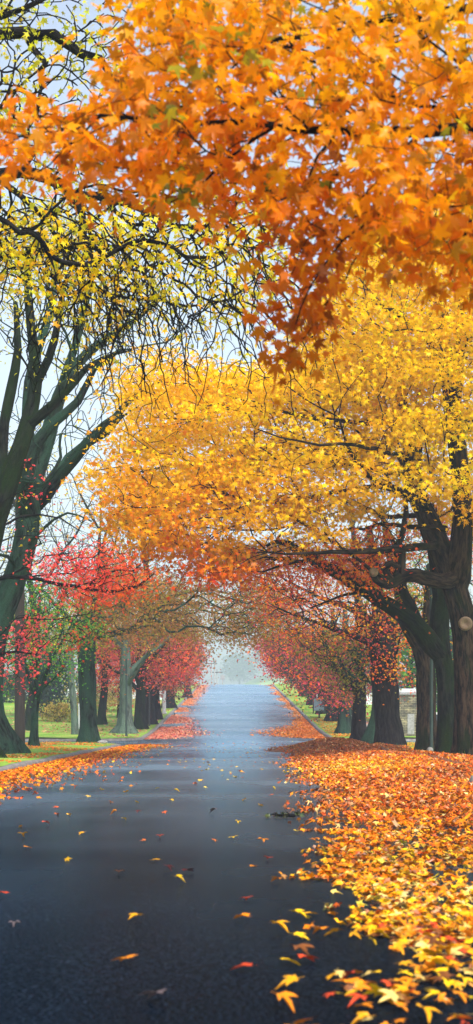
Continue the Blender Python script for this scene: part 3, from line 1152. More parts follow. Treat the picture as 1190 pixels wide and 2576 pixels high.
def colA(pos):
    cx, ry = sp(pos)
    t = 0.89 - 0.32 * np.clip((ry - 1120) / 340, 0, 1.2) - 0.16 * np.clip((620 - cx) / 350, 0, 1) + 0.14 * nz(pos, 0.5, 2) + rng.normal(0, .10, len(pos))
    t -= 0.30 * np.clip((ry - 1360) / 90, 0, 1) * (cx < 800)
    c = palette([RED, ORR, ORA, GOLD, (.95, .53, .0), YEL], t, .12)
    g = (nz(pos, 0.6, 7) > 1.05) & (rng.random(len(pos)) < .6)
    c[g] = palette([OLV, YGR], rng.random(g.sum()), .1)
    return c


crown('crown', cl, 34, 0.48, 0.128, colA, T, M['leaf'], flat=.30, droop=.15)
# sawn branch scar: a part of the trunk
mb = MB()
c_ = P(1171, 1568, 47.46)
mb.lathe((c_[0], c_[1] - 0.02, c_[2]), [(.21, .12), (.21, .0), (.17, -.05), (.12, -.035), (.06, .0), (.035, .03)], 18, 'y')
o = mb.build('branch_scar', M['heartwood'], T, True)
mb = MB()
c_ = P(941, 1441, 46.25)
mb.lathe((c_[0] - .02, c_[1] - .06, c_[2] + .02), [(.10, .05), (.14, .0), (.13, -.06), (.07, -.09)], 14, 'y')
mb.build('stub_end', M['heartwood'], T, True)

# ---- 2. its dark neighbour with the long bough
S = Skel(0.5)
tr, b = rooted(1126, 51, [(1122, 1780, 51, .28), (1117, 1680, 51, .28), (1104, 1610, 51, .34), (1108, 1500, 51, .24), (1095, 1400, 51, .22), (1085, 1330, 51, .2), (1050, 1200, 51.5, .15), (1060, 1050, 52, .1)], .33)
S.limb(tr, False, .02)
S.limb(L4([(1106, 1650, 51, .33), (1070, 1600, 50.6, .29), (1035, 1560, 50.2, .26), (985, 1527, 49.8, .235), (920, 1485, 49.4, .21), (860, 1447, 49, .19), (790, 1408, 48.6, .16), (745, 1380, 48.2, .12), (705, 1362, 48, .07), (670, 1370, 47.6, .04)]), wob=.03)
S.limb(L4([(1050, 1575, 50.4, .2), (1035, 1520, 51, .17), (1010, 1470, 52, .14), (1000, 1400, 53, .1), (970, 1320, 54, .06)]))
S.limb(L4([(790, 1408, 48.6, .06), (740, 1415, 48, .045), (660, 1440, 47.5, .025)]))
S.limb(L4([(920, 1485, 49.4, .07), (860, 1500, 48.5, .04), (780, 1530, 48, .02)]))
cl = np.concatenate([volume([(560, 1380), (700, 1370), (820, 1380), (940, 1330), (1040, 1360), (1000, 1450), (900, 1470), (820, 1440), (740, 1430), (640, 1450), (570, 1440)], 330, 46, 56, -.3, .7, 3),
                     volume([(1050, 1250), (1190, 1300), (1190, 1400), (1060, 1380)], 60, 51, 56)])
S.twigs(cl, .009, .14, 0, .4)
T = tree('dark trunked maple with a long black bough reaching left over the road', 'tree', b, S, M['bark_moss'], .3, 2, None, 1, rmin=.009)
crown('crown', cl, 15, .42, .088, grad([OLV, ORR, RED, ORR, ORA, GOLD], lambda p: .6 + 0 * p[:, 0], .3, .6, seed=3, spread=.15), T, M['leaf'])

# ---- 3. slim maple between pillar and big trunks
S = Skel(0.5)
tr, b = rooted(1072, 58, [(1072, 1780, 58, .34), (1070, 1680, 58, .33), (1062, 1640, 58, .32), (1040, 1600, 58, .24), (1015, 1560, 58.2, .2), (1000, 1480, 58.5, .17), (980, 1400, 59, .13), (960, 1280, 59, .09)], .36)
S.limb(tr, False, .02)
S.limb(L4([(1068, 1650, 58, .25), (1075, 1580, 58, .2), (1080, 1480, 58.5, .16), (1090, 1380, 59, .1)]))
cl = volume([(900, 1350), (1000, 1300), (1120, 1330), (1120, 1480), (1050, 1560), (980, 1540), (900, 1480)], 170, 56, 64, -.2, .7, 4)
S.twigs(cl, .01, .14, 0, .4)
T = tree('slim forked maple standing just left of the darkest twin trunks, green post beside it', 'tree', b, S, M['bark_brown'], .3, 3, None, 1, rmin=.01)
crown('crown', cl, 12, .5, .085, grad([GRN, OLV, OLV, ORA, GOLD], lambda p: .35 + 0 * p[:, 0], .4, .5, seed=4, spread=.2), T, M['leaf'])

# ---- 4. black trunked oak in front of the stone pillar
S = Skel(0.55)
tr, b = rooted(978, 68, [(975, 1800, 68, .52), (968, 1700, 68, .54), (965, 1620, 68, .55), (960, 1560, 68, .42), (950, 1500, 68.5, .3), (940, 1420, 69, .2), (930, 1330, 69, .12)], .56)
S.limb(tr, False, .03)
S.limb(L4([(965, 1640, 68, .2), (900, 1600, 67, .13), (840, 1585, 66, .09), (780, 1560, 65.5, .06), (700, 1530, 65, .03)]))
S.limb(L4([(962, 1600, 68, .2), (1000, 1560, 68, .14), (1050, 1500, 68, .08)]))
S.limb(L4([(960, 1580, 68, .2), (900, 1540, 70, .13), (800, 1500, 71, .08), (700, 1450, 72, .04), (620, 1440, 72, .02)]))
clA = volume([(590, 1400), (700, 1380), (800, 1400), (930, 1400), (1060, 1420), (1080, 1600), (1020, 1640), (960, 1600), (880, 1600), (800, 1590), (720, 1590), (660, 1540), (610, 1470)], 700, 63, 76, -.25, .55, 5)
clB = volume([(930, 1640), (1000, 1640), (1010, 1700), (990, 1720), (940, 1690)], 14, 65, 66.5)
S.twigs(np.concatenate([clA, clB]), .011, .15, 0, .4)
T = tree('thick black trunked maple in front of the stone pillar, orange sprays hanging before it', 'tree', b, S, M['bark_dark'], .28, 4, None, 1, rmin=.011)
crown('crown', np.concatenate([clA, clB, clB]), 13, .5, .088, grad([BRN, RED, CRIM, ORR, ORA, GOLD], lambda p: .45 + .35 * np.clip((sp(p)[0] - 650) / 300, -.2, .6), .4, .7, seed=5, spread=.2), T, M['leaf'])

# ---- 5. leaning mossy companion of the black trunk
S = Skel(0.6)
tr, b = rooted(944, 71, [(950, 1800, 71, .3), (955, 1740, 71.3, .3), (945, 1650, 71.5, .26), (925, 1580, 72, .2), (900, 1500, 72, .12)], .38)
S.limb(tr, False, .02)
cl = volume([(700, 1560), (820, 1540), (930, 1560), (950, 1680), (900, 1720), (830, 1690), (740, 1640)], 300, 68, 78, -.15, .55, 6)
S.twigs(cl, .012, .16, 0, .4)
T = tree('mossy grey trunk leaning behind the thick black trunked maple', 'tree', b, S, M['bark_green'], .9, 5, None, 1, rmin=.012)
crown('crown', cl, 12, .55, .085, grad([DKG, OLV, OLV, BRN, ORA], lambda p: .4 + 0 * p[:, 0], .4, .5, seed=6, spread=.2), T, M['leaf'])


# ---- generic roadside trees up the hill
def row_tree(label, px, Y, r_, height, poly, n, pal, bark, group=None, per=11, size=.11, spread=.5, gap=-.2, mid=.45, fork=1700, seed=0, lean=0, depth=7, tmpl=TINY, name='maple_tree', rmin=.014, amp=.4, flare=.5):
    S = Skel(.7)
    x = (px - CX) / FP * Y
    g = float(surf(x, Y))
    hz = height
    tr = [np.array([x, Y, g - .25, r_]), np.array([x, Y, g + .5, r_ * .95]), np.array([x + lean * .3, Y, g + hz * .25, r_ * .85]),
          np.array([x + lean * .6, Y, g + hz * .45, r_ * .6]), np.array([x + lean, Y, g + hz * .75, r_ * .25])]
    S.limb(tr, False, .03)
    a0 = rng.uniform(0, 6)
    for k in range(5):
        a = a0 + k * 1.256
        zz = g + hz * (.22 + .06 * k)
        ll = hz * .32
        S.limb([np.array([x + lean * .35, Y, zz, r_ * .45]), np.array([x + lean * .35 + ll * .4 * math.cos(a), Y + ll * .4 * math.sin(a), zz + ll * .35, r_ * .3]),
                np.array([x + lean * .35 + ll * math.cos(a), Y + ll * math.sin(a), zz + ll * .8, r_ * .12])])
    cl = volume(poly, n, Y - depth, Y + depth, gap, .45, seed)
    S.twigs(cl, .012, .16, 0, .4, .8)
    T = tree(label, 'tree', (x, Y, g), S, bark, flare, seed, group, 1, name, rmin)
    crown('crown', cl, per, spread, size, grad(pal, lambda p: mid + 0 * p[:, 0], amp, .4, seed=seed, spread=.18), T, M['leaf'], tmpl)
    return T


GR, GL = 'trees lining the right side up the hill', 'trees lining the left side up the hill'
row_tree('thin twin stemmed tree with rusty leaves at the right crossing corner', 905, 76, .34, 9, [(760, 1590), (860, 1580), (960, 1600), (1000, 1680), (950, 1740), (880, 1760), (830, 1700), (770, 1660)], 260,
         [DKG, OLV, BRN, CRIM, ORR], M['bark_dark'], None, seed=7, tmpl=MAPLE_LO, size=.09, per=12, depth=6)
row_tree('grey trunked tree with a fiery orange and magenta crown beyond the right corner', 868, 100, .42, 11, [(640, 1600), (680, 1560), (780, 1560), (900, 1600), (930, 1690), (900, 1770), (850, 1765), (800, 1735), (730, 1700), (680, 1680), (650, 1640)], 620,
         [DKG, CRIM, (.6, .05, .12), ORR, ORA], M['bark_green'], GR, seed=8, size=.12, per=12, depth=10, mid=.45)
row_tree('dark evergreen looking tree with low branches beside the blue mailbox', 838, 118, .5, 11, [(700, 1600), (800, 1580), (880, 1620), (900, 1740), (850, 1770), (780, 1755), (720, 1700)], 500,
         [DKG, (.02, .05, .03), DKG, CRIM, BRN], M['bark_dark'], GR, seed=9, size=.14, per=12, depth=8, mid=.3)
row_tree('maroon crowned tree standing further up the right kerb', 812, 132, .45, 10, [(670, 1610), (720, 1590), (800, 1600), (830, 1700), (800, 1740), (750, 1720), (700, 1680)], 420,
         [DKG, CRIM, BRN, DKG, ORR], M['bark_dark'], GR, seed=10, size=.15, per=11, depth=9, mid=.5)
row_tree('crimson tree next after the maroon one up the right kerb', 785, 152, .4, 10, [(645, 1610), (690, 1595), (760, 1610), (790, 1690), (760, 1720), (710, 1695), (665, 1660)], 340,
         [CRIM, PINK, ORR, ORA], M['bark_dark'], GR, seed=11, size=.17, per=10, depth=9)
row_tree('last hazy red tree before the crest on the right', 765, 180, .4, 9, [(665, 1625), (700, 1610), (760, 1640), (765, 1700), (730, 1700), (685, 1670)], 220,
         [CRIM, PINK, ORR], M['bark_dark'], GR, seed=12, size=.2, per=10, depth=9)

# left side, from the crossing on
S = Skel(.6)
tr, b = rooted(226, 77, [(222, 1800, 77, .39), (219, 1720, 77, .40), (218, 1640, 77, .42), (222, 1590, 77, .36), (240, 1540, 77, .28), (255, 1470, 77, .2), (262, 1380, 77, .12)], .42)
S.limb(tr, False, .03)
for rows in ([(222, 1600, 77, .22), (270, 1560, 78, .16), (330, 1520, 80, .13), (420, 1500, 82, .1), (520, 1480, 84, .07), (620, 1500, 85, .04), (700, 1470, 85, .02)],
             [(222, 1610, 77, .18), (180, 1560, 76, .13), (140, 1520, 75, .08), (90, 1470, 74, .04)],
             [(330, 1520, 80, .09), (400, 1545, 81, .07), (480, 1570, 82, .05), (540, 1585, 83, .03), (590, 1610, 84, .015)],
             [(420, 1500, 82, .08), (500, 1530, 82, .06), (560, 1545, 82, .04), (640, 1540, 82, .02)]):
    S.limb(L4(rows))
cl = volume([(160, 1450), (260, 1400), (360, 1440), (470, 1450), (560, 1460), (700, 1450), (760, 1510), (720, 1570), (660, 1600), (600, 1615), (540, 1600), (450, 1590), (380, 1610), (300, 1590), (240, 1620), (180, 1600)], 1100, 72, 88, -.2, .6, 7)
S.twigs(cl, .013, .18, 0, .42)
TL = tree('rough dark trunk at the left crossing corner whose rusty boughs arch over the road', 'tree', b, S, M['bark_green'], .35, 6, None, 1, 'oak_tree', .013)
crown('crown', cl, 24, .5, .098, grad([OLV, BRN, (.34, .13, .03), (.42, .20, .03), OLV], lambda p: .45 + 0 * p[:, 0], .45, .6, seed=8, spread=.25), TL, M['leaf'])

row_tree('pale green trunked tree with spreading roots on the lawn corner past the crossing', 316, 100, .42, 13, [(250, 1380), (330, 1360), (420, 1440), (430, 1560), (380, 1640), (300, 1650), (250, 1600)], 300,
         [OLV, BRN, (.5, .3, .05), GOLD], M['bark_pale'], GL, seed=13, size=.13, per=8, depth=7, gap=0, flare=.9)
row_tree('short forked maple with crimson crown right after the pale trunk', 352, 107, .36, 9, [(230, 1620), (300, 1580), (420, 1570), (490, 1590), (500, 1640), (480, 1680), (420, 1710), (330, 1690), (250, 1730)], 560,
         [CRIM, RED, PINK, ORR, (.4, .2, .05)], M['bark_moss'], GL, seed=14, size=.13, per=11, depth=8, mid=.55)
row_tree('stout pinkish crowned tree behind the short forked maple', 374, 114, .42, 10, [(330, 1560), (420, 1540), (490, 1570), (510, 1620), (485, 1680), (450, 1715), (380, 1730), (330, 1680)], 420,
         [CRIM, (.4, .12, .12), (.55, .2, .08), BRN], M['bark_dark'], GL, seed=15, size=.14, per=11, depth=8)
row_tree('dark trunked tree with brownish red crown hanging low over the left kerb', 388, 122, .45, 9, [(400, 1600), (470, 1580), (500, 1610), (505, 1655), (475, 1710), (430, 1745), (390, 1720)], 380,
         [DKG, BRN, DKG, CRIM, RED], M['bark_dark'], GL, seed=16, size=.15, per=11, depth=7)
row_tree('slim hazy tree two trunks before the left crest', 425, 146, .5, 8, [(390, 1600), (460, 1590), (500, 1640), (480, 1710), (430, 1745), (390, 1720)], 260, [DKG, CRIM, BRN, RED], M['bark_dark'], GL, seed=17, size=.17, per=10, depth=7)
row_tree('last small hazy tree by the left crest', 472, 178, .4, 8, [(420, 1620), (480, 1600), (515, 1640), (505, 1690), (470, 1715), (430, 1700)], 200, [CRIM, PINK, BRN], M['bark_dark'], GL, seed=18, size=.2, per=9, depth=7)
row_tree('small crimson maple far back on the lawn left of the pale trunk', 262, 135, .25, 7, [(220, 1670), (260, 1620), (320, 1620), (340, 1700), (320, 1760), (240, 1755)], 240, [CRIM, RED, PINK], M['bark_dark'], None, seed=19, size=.17, per=12, depth=4)

# young green tree on the left verge
S = Skel(.45)
tr, b = rooted(86, 66, [(88, 1800, 66, .15), (92, 1740, 66, .14), (94, 1690, 66, .12), (96, 1600, 66, .09), (100, 1500, 66, .06)], .17)
S.limb(tr, False, .02)
for rows in ([(94, 1760, 66, .12), (115, 1700, 65.5, .08), (140, 1640, 65, .055), (180, 1570, 65, .03), (220, 1500, 65, .015)], [(90, 1750, 66, .1), (72, 1700, 66, .08), (62, 1660, 66.5, .05), (40, 1600, 67, .03)],
             [(95, 1720, 66, .1), (120, 1660, 67, .06), (150, 1600, 67.5, .04), (170, 1540, 68, .02)], [(92, 1745, 66, .07), (130, 1710, 65, .045), (165, 1670, 64.5, .02)]):
    S.limb(L4(rows))
cl = volume([(15, 1500), (60, 1460), (130, 1440), (210, 1480), (245, 1560), (215, 1620), (185, 1680), (150, 1710), (110, 1640), (70, 1640), (50, 1730), (10, 1740)], 480, 63, 70, -.2, .6, 9)
S.twigs(cl, .01, .16, 0, .4)
T = tree('young tree with grey stem and green yellow leaves beside the utility pole', 'tree', b, S, M['bark_green'], .5, 7, None, 1, 'young_tree', .01)
crown('crown', cl, 12, .42, .08, grad([DKG, GRN, GRN, OLV, YEL], lambda p: .35 + 0 * p[:, 0], .4, .6, seed=9, spread=.22), T, M['leaf'])

# ---- the lichen covered multi-stem tree on the left
S = Skel(.55)
tr, b = rooted(-6, 52, [(-22, 1800, 52, .40), (-24, 1700, 52, .40), (-12, 1600, 52, .38), (8, 1540, 52, .38), (30, 1480, 52, .37), (55, 1400, 52, .37), (72, 1300, 52, .36), (86, 1200, 52.3, .30), (120, 1100, 52.6, .26), (150, 1000, 53, .22), (190, 920, 53, .18), (270, 850, 53.5, .12), (360, 790, 54, .07), (430, 720, 54, .03)], .5)
S.limb(tr, False, .02)
for rows in ([(70, 1310, 52, .26), (62, 1200, 51, .26), (85, 1120, 50.8, .2), (130, 1070, 50.6, .16), (195, 1010, 50.4, .12), (240, 930, 50, .08), (300, 880, 50, .05)],
             [(100, 1270, 52.2, .2), (132, 1225, 51.8, .19), (190, 1150, 51, .17), (235, 1095, 50.5, .15), (290, 1050, 50, .12), (330, 1005, 50, .09), (390, 965, 49.5, .05), (450, 930, 49, .02)],
             [(215, 1120, 50.8, .09), (270, 1090, 50.5, .08), (305, 1050, 50, .05), (350, 1020, 50, .02)],
             [(62, 1210, 51, .10), (90, 1208, 50, .10), (108, 1222, 49.6, .08), (132, 1195, 49.4, .06), (150, 1150, 49.3, .05), (152, 1090, 49.2, .03)],
             [(86, 1200, 52.3, .22), (70, 1080, 52.6, .2), (75, 960, 53, .17), (115, 820, 53.4, .13), (140, 700, 54, .09), (150, 560, 54, .05)],
             [(120, 1100, 52.6, .18), (160, 960, 52, .15), (200, 830, 51.6, .12), (230, 700, 51.4, .07), (260, 580, 51.2, .03)],
             [(85, 1260, 52, .12), (140, 1180, 54, .08), (200, 1120, 56, .05), (260, 1090, 57, .02)],
             [(60, 1380, 52, .08), (110, 1330, 51, .05), (170, 1290, 50.5, .035), (230, 1310, 50, .02)],
             [(50, 1440, 52, .08), (20, 1400, 51, .06), (-20, 1390, 50, .04)]):
    S.limb(L4(rows), wob=.03)
clL = volume([(0, 540), (180, 520), (330, 560), (420, 640), (420, 760), (330, 830), (200, 860), (90, 820), (30, 900), (-20, 800)], 330, 47, 60, -.1, .5, 10)
clN = volume([(100, 1260), (250, 1150), (420, 900), (560, 780), (420, 760), (200, 900), (100, 1000), (0, 1000), (0, 1250), (60, 1500), (20, 1520), (150, 1400)], 200, 47, 58)
S.twigs(np.concatenate([clL, clN]), .012, .2, 0, .4)
T = tree('large lichen covered tree with many leaning stems at the left frame edge', 'tree', b, S, M['bark_green'], .8, 8, None, 1, 'locust_tree', .012)
crown('crown', np.concatenate([clL, clN[:50]]), 12, .45, .09, grad([OLV, (.45, .42, .03), YGR, YEL, GOLD], lambda p: .5 + 0 * p[:, 0], .3, .5, seed=10, spread=.2), T, M['leaf'], LONG)

# second stem tree rooted left of the view
S = Skel(.55)
tr, b = rooted(-75, 45, [(-70, 1700, 45, .5), (-55, 1500, 45, .38), (-10, 1300, 45, .32), (30, 1180, 45, .27), (72, 1060, 45.3, .21), (92, 950, 45.6, .17), (82, 850, 46, .13), (72, 750, 46, .12), (70, 620, 46, .06)], .6)
S.limb(tr, False, .02)
for rows in ([(70, 1070, 45.3, .16), (105, 1045, 45, .15), (160, 990, 44.8, .11), (215, 930, 44.6, .09), (260, 900, 44.5, .06), (330, 880, 44.5, .02)],
             [(10, 1230, 45, .2), (8, 1100, 46, .15), (30, 980, 47, .16), (45, 880, 47.5, .12), (40, 760, 48, .07)],
             [(88, 970, 45.6, .14), (120, 900, 45, .12), (150, 800, 44.6, .09), (165, 700, 44.5, .05)]):
    S.limb(L4(rows), wob=.03)
cl = volume([(-100, 700), (60, 560), (230, 600), (350, 820), (330, 920), (200, 950), (0, 900)], 150, 42, 50, -.1, .5, 11)
S.twigs(cl, .011, .2, 0, .4)
T = tree('dark grooved tree rising from behind the left frame edge across the lichen stems', 'tree', b, S, M['bark_moss'], .5, 9, None, 1, 'locust_tree', .011)
crown('crown', cl[:70], 10, .4, .085, grad([OLV, YGR, YEL], lambda p: .5 + 0 * p[:, 0], .3, .5, seed=11, spread=.2), T, M['leaf'], LONG)

# ---- red maple, trunk left of the view, sprays in view
S = Skel(.45)
tr, b = rooted(-260, 46, [(-260, 1700, 46, .22), (-250, 1600, 46, .2), (-240, 1450, 46, .15), (-220, 1250, 46, .08)], .25)
S.limb(tr, False, .02)
for rows in ([(-245, 1600, 46, .10), (-100, 1480, 45, .075), (20, 1450, 44.5, .06), (140, 1470, 44, .05), (220, 1480, 44, .045), (290, 1488, 44, .04), (350, 1470, 44, .03), (390, 1435, 44, .015)],
             [(-250, 1640, 46, .09), (-120, 1620, 45.5, .06), (0, 1640, 45, .04), (90, 1650, 45, .02)],
             [(-235, 1400, 46, .08), (-120, 1330, 45.5, .05), (0, 1320, 45, .035), (100, 1290, 45, .025), (200, 1330, 45, .015)],
             [(220, 1480, 44, .04), (260, 1440, 44, .03), (330, 1430, 44.2, .02), (385, 1400, 44.4, .012)]):
    S.limb(L4(rows), wob=.1)
cA = volume([(85, 1410), (170, 1370), (250, 1335), (330, 1350), (390, 1400), (400, 1450), (330, 1495), (250, 1505), (180, 1520), (140, 1460)], 210, 42.5, 46, -.35, 1.0, 12)
cB = volume([(0, 1590), (50, 1540), (100, 1520), (105, 1620), (90, 1700), (10, 1720)], 60, 43.5, 46.5, -.3, 1.0, 13)
cC = volume([(-60, 1050), (80, 1080), (160, 1250), (180, 1340), (120, 1430), (-60, 1500)], 70, 44, 46.5)
cD = volume([(150, 1540), (260, 1520), (280, 1600), (180, 1640)], 24, 44, 46)
cE = volume([(-320, 1100), (-60, 1100), (-20, 1700), (-320, 1650)], 90, 43, 49)
S.twigs(np.concatenate([cA, cB, cC, cD, cE]), .006, .18, 0, .5)
T = tree('scarlet maple whose thin sprays reach in from beyond the left edge', 'tree', b, S, M['bark_dark'], .4, 10, None, 1, rmin=.008)
rp = grad([(.90, .08, .12), (.92, .08, .06), (.93, .10, .03), (.93, .16, .01)], lambda p: .2 + .8 * np.clip((sp(p)[0] - 120) / 280, 0, 1), .2, .8, seed=12, spread=.15)
crown('crown', np.concatenate([cA, cA[::2], cB, cD[::2], cE, cC[::4]]), 8, .26, .08, rp, T, M['leaf'])

# ---- near yellow tree on the left: black drooping twigs
S = Skel(.30)
x0 = -5.9
g = float(surf(x0 - .6, 21.5))
S.limb([np.array([x0 - .6, 21.5, g - .25, .36]), np.array([x0 - .6, 21.5, g + .5, .33]), np.array([x0 - .5, 21.5, 4, .3]), np.array([x0 - .2, 21.6, 6.5, .24]), np.array([x0, 21.8, 9, .18]), np.array([x0 + .4, 22, 12, .1]), np.array([x0 + .6, 22, 14, .04])], False, .02)
for rows in ([(-420, 420, 21.8, .16), (-200, 380, 22, .13), (-40, 440, 22, .10), (50, 432, 22, .085), (120, 452, 22, .08), (190, 490, 22, .075), (255, 498, 22, .06), (330, 520, 22.2, .045), (440, 560, 22.4, .03), (560, 570, 22.6, .02), (680, 610, 22.8, .012)],
             [(185, 488, 22, .055), (208, 545, 22, .055), (214, 620, 21.9, .045), (205, 690, 21.8, .03), (212, 740, 21.8, .018)],
             [(-40, 430, 22, .05), (50, 490, 21.6, .04), (120, 555, 21.4, .033), (165, 620, 21.3, .025), (155, 700, 21.2, .015)],
             [(-420, 160, 22, .14), (-200, 60, 22, .11), (0, 82, 22, .085), (100, 80, 22, .075), (170, 115, 22, .07), (240, 155, 22, .055), (330, 230, 22, .03)],
             [(60, 85, 22, .05), (110, 160, 22, .045), (105, 230, 22, .03), (90, 300, 22, .02)],
             [(-40, 60, 22, .05), (60, 20, 22, .04), (180, -40, 22, .03)],
             [(255, 498, 22, .035), (330, 570, 21.8, .025), (420, 640, 21.6, .015)],
             [(214, 620, 21.9, .025), (260, 700, 21.8, .018), (300, 780, 21.6, .012)]):
    S.limb(L4(rows), wob=.12)
yl = volume([(-150, 560), (0, 500), (300, 520), (500, 470), (720, 480), (760, 640), (700, 720), (600, 780), (520, 830), (440, 740), (360, 770), (250, 800), (150, 760), (60, 690), (-150, 700)], 560, 19.5, 25, -.2, 1.0, 14)
up = volume([(-200, -150), (300, -150), (330, 120), (260, 420), (120, 420), (0, 380), (-200, 420)], 520, 20, 24.5, -.3, 1.3, 15)
S.twigs(np.concatenate([yl, up]), .0085, .24, .06, .35, .16)
# bare pendulous twigs
bare = []
for k in range(130):
    px, py = rng.uniform(0, 640), rng.uniform(500, 760)
    bare.append((px, py, rng.uniform(20.5, 23.5)))
for px, py, d in bare:
    q = P(px, py, d)
    A = np.array(S.p)
    j = int(np.argmin(((A - q) ** 2).sum(1)))
    a = S.p[j]
    pts = [np.append(a, .013)]
    cur = a.copy()
    v = np.array([rng.normal(.02, .13), rng.normal(0, .1), .02])
    for m_ in range(int(rng.integers(4, 10))):
        v = v + np.array([rng.normal(.01, .07), rng.normal(0, .05), -.10])
        v = v / np.linalg.norm(v) * .24
        cur = cur + v
        pts.append(np.append(cur, .012 * (1 - m_ / 14)))
    S.limb(pts, True, .06)
    if len(pts) > 5:
        for e_ in range(2):
            j = int(rng.integers(2, len(pts) - 1))
            a = pts[j][:3]
            sd = rng.choice([-1, 1])
            S.limb([np.append(a, .006), np.append(a + np.array([.12 * sd, 0, -.06]), .0055), np.append(a + np.array([.2 * sd, rng.normal(0, .05), -.25]), .004)], True, .03)
T = tree('near yellow leaved tree hanging a curtain of black twigs in from the left', 'tree', (x0 - .6, 21.5, g), S, M['bark_dark'], .5, 11, None, 1, 'locust_tree', .0052)
crown('crown', np.concatenate([yl[nz(yl, 1.6, 3) > -.1], up[::4]]), 13, .24, .072, grad([OLV, (.50, .48, .02), YGR, (.8, .62, .015), YEL, GOLD], lambda p: .35 + .4 * np.clip((9 - (p[:, 2] - 2)) / 5, 0, 1), .25, .8, seed=13, spread=.18), T, M['leaf'], MAPLE_LO, flat=.9, hang=.8, up=.3)

# ---- the near orange maple over the camera (trunk right of the view)
S = Skel(.16)
g = float(surf(6.3, 10.5))
S.limb([np.array([6.3, 10.5, g - .25, .34]), np.array([6.3, 10.5, g + .5, .31]), np.array([6.25, 10.4, 2, .28]), np.array([6.1, 10.3, 3.5, .24]), np.array([5.9, 10.2, 5.2, .19]), np.array([5.6, 10.1, 7, .12]), np.array([5.4, 10, 9, .05])], False, .02)
for rows in ([(2700, 460, 10.3, .12), (2000, 330, 9.7, .085), (1400, 300, 9.1, .05), (1190, 320, 9, .036), (1060, 330, 9, .034), (920, 328, 8.9, .027), (780, 320, 8.8, .021), (600, 306, 8.8, .016), (400, 300, 8.9, .012), (250, 295, 9, .010), (100, 345, 9, .007), (20, 355, 9, .004)],
             [(1050, 340, 9, .014), (980, 430, 8.8, .012), (940, 540, 8.7, .010), (860, 610, 8.6, .007), (780, 720, 8.6, .005), (740, 820, 8.6, .004)],
             [(850, 330, 8.9, .012), (800, 400, 8.7, .010), (780, 470, 8.6, .008), (700, 510, 8.5, .005)],
             [(640, 350, 8.8, .009), (560, 410, 8.7, .008), (480, 480, 8.6, .006), (430, 510, 8.6, .004)],
             [(2600, 150, 10.2, .09), (1700, 20, 9.6, .05), (1240, 10, 9.2, .03), (1060, 45, 9.1, .022), (900, 60, 9.2, .016), (700, 110, 9.3, .012), (500, 130, 9.4, .009), (330, 160, 9.4, .006)],
             [(1200, 15, 9.2, .018), (1040, 90, 9.2, .012), (900, 150, 9.3, .009)],
             [(250, 295, 9, .008), (160, 380, 9, .006), (90, 430, 9, .004)],
             [(1400, 300, 9.1, .03), (1250, 420, 9.2, .02), (1120, 470, 9.2, .012), (1040, 560, 9.3, .007)],
             [(2400, -150, 10, .07), (1600, -200, 9.6, .04), (1100, -120, 9.4, .02), (700, -60, 9.5, .012), (400, -20, 9.6, .008)],
             [(1250, 420, 9.2, .014), (1180, 560, 9, .010), (1150, 680, 9, .006)]):
    S.limb(L4(rows), wob=.06)
polyF = [(265, -60), (290, 60), (300, 150), (285, 240), (170, 270), (40, 290), (-20, 305), (-60, 320), (-60, 400), (50, 415), (120, 410), (230, 445), (330, 470), (420, 495), (540, 510), (660, 530), (715, 620),
         (665, 740), (690, 850), (750, 885), (800, 850), (845, 690), (930, 620), (960, 590), (1000, 620), (1030, 700), (1120, 690), (1190, 720), (1300, 700), (1300, -80)]
cl = volume(polyF, 820, 8.0, 10.2, -.55, 1.6, 16)
off = volume([(1300, -300), (2600, -300), (2500, 500), (1300, 700)], 260, 8.6, 11, None)
S.twigs(cl, .0022, .16, -.02, .5, .12)
S.twigs(off, .0022, .16, -.02, .5, .3)
T = tree('near maple stretching a blurred orange leaf canopy across the top of the view', 'tree', (6.3, 10.5, g), S, M['bark_dark'], .5, 12, None, 1, rmin=.0022)


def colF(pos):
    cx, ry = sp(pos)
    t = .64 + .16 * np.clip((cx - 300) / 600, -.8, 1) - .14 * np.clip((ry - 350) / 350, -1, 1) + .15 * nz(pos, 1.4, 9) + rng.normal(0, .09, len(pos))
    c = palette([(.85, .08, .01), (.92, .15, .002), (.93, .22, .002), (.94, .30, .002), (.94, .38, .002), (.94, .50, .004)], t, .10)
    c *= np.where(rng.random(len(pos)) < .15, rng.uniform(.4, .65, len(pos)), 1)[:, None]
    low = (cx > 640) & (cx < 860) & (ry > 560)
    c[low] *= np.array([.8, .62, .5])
    gr = (nz(pos, 2.0, 4) > .7) & (rng.random(len(pos)) < .55) & (cx > 380)
    c[gr] = palette([(.16, .22, .02), OLV, YGR], rng.random(gr.sum()), .1)
    return c


crown('crown', np.concatenate([cl, off]), 7.5, .09, .066, colF, T, M['near_leaf'], MAPLE_HI, up=.35, flat=.8, hang=.9, droop=.2)

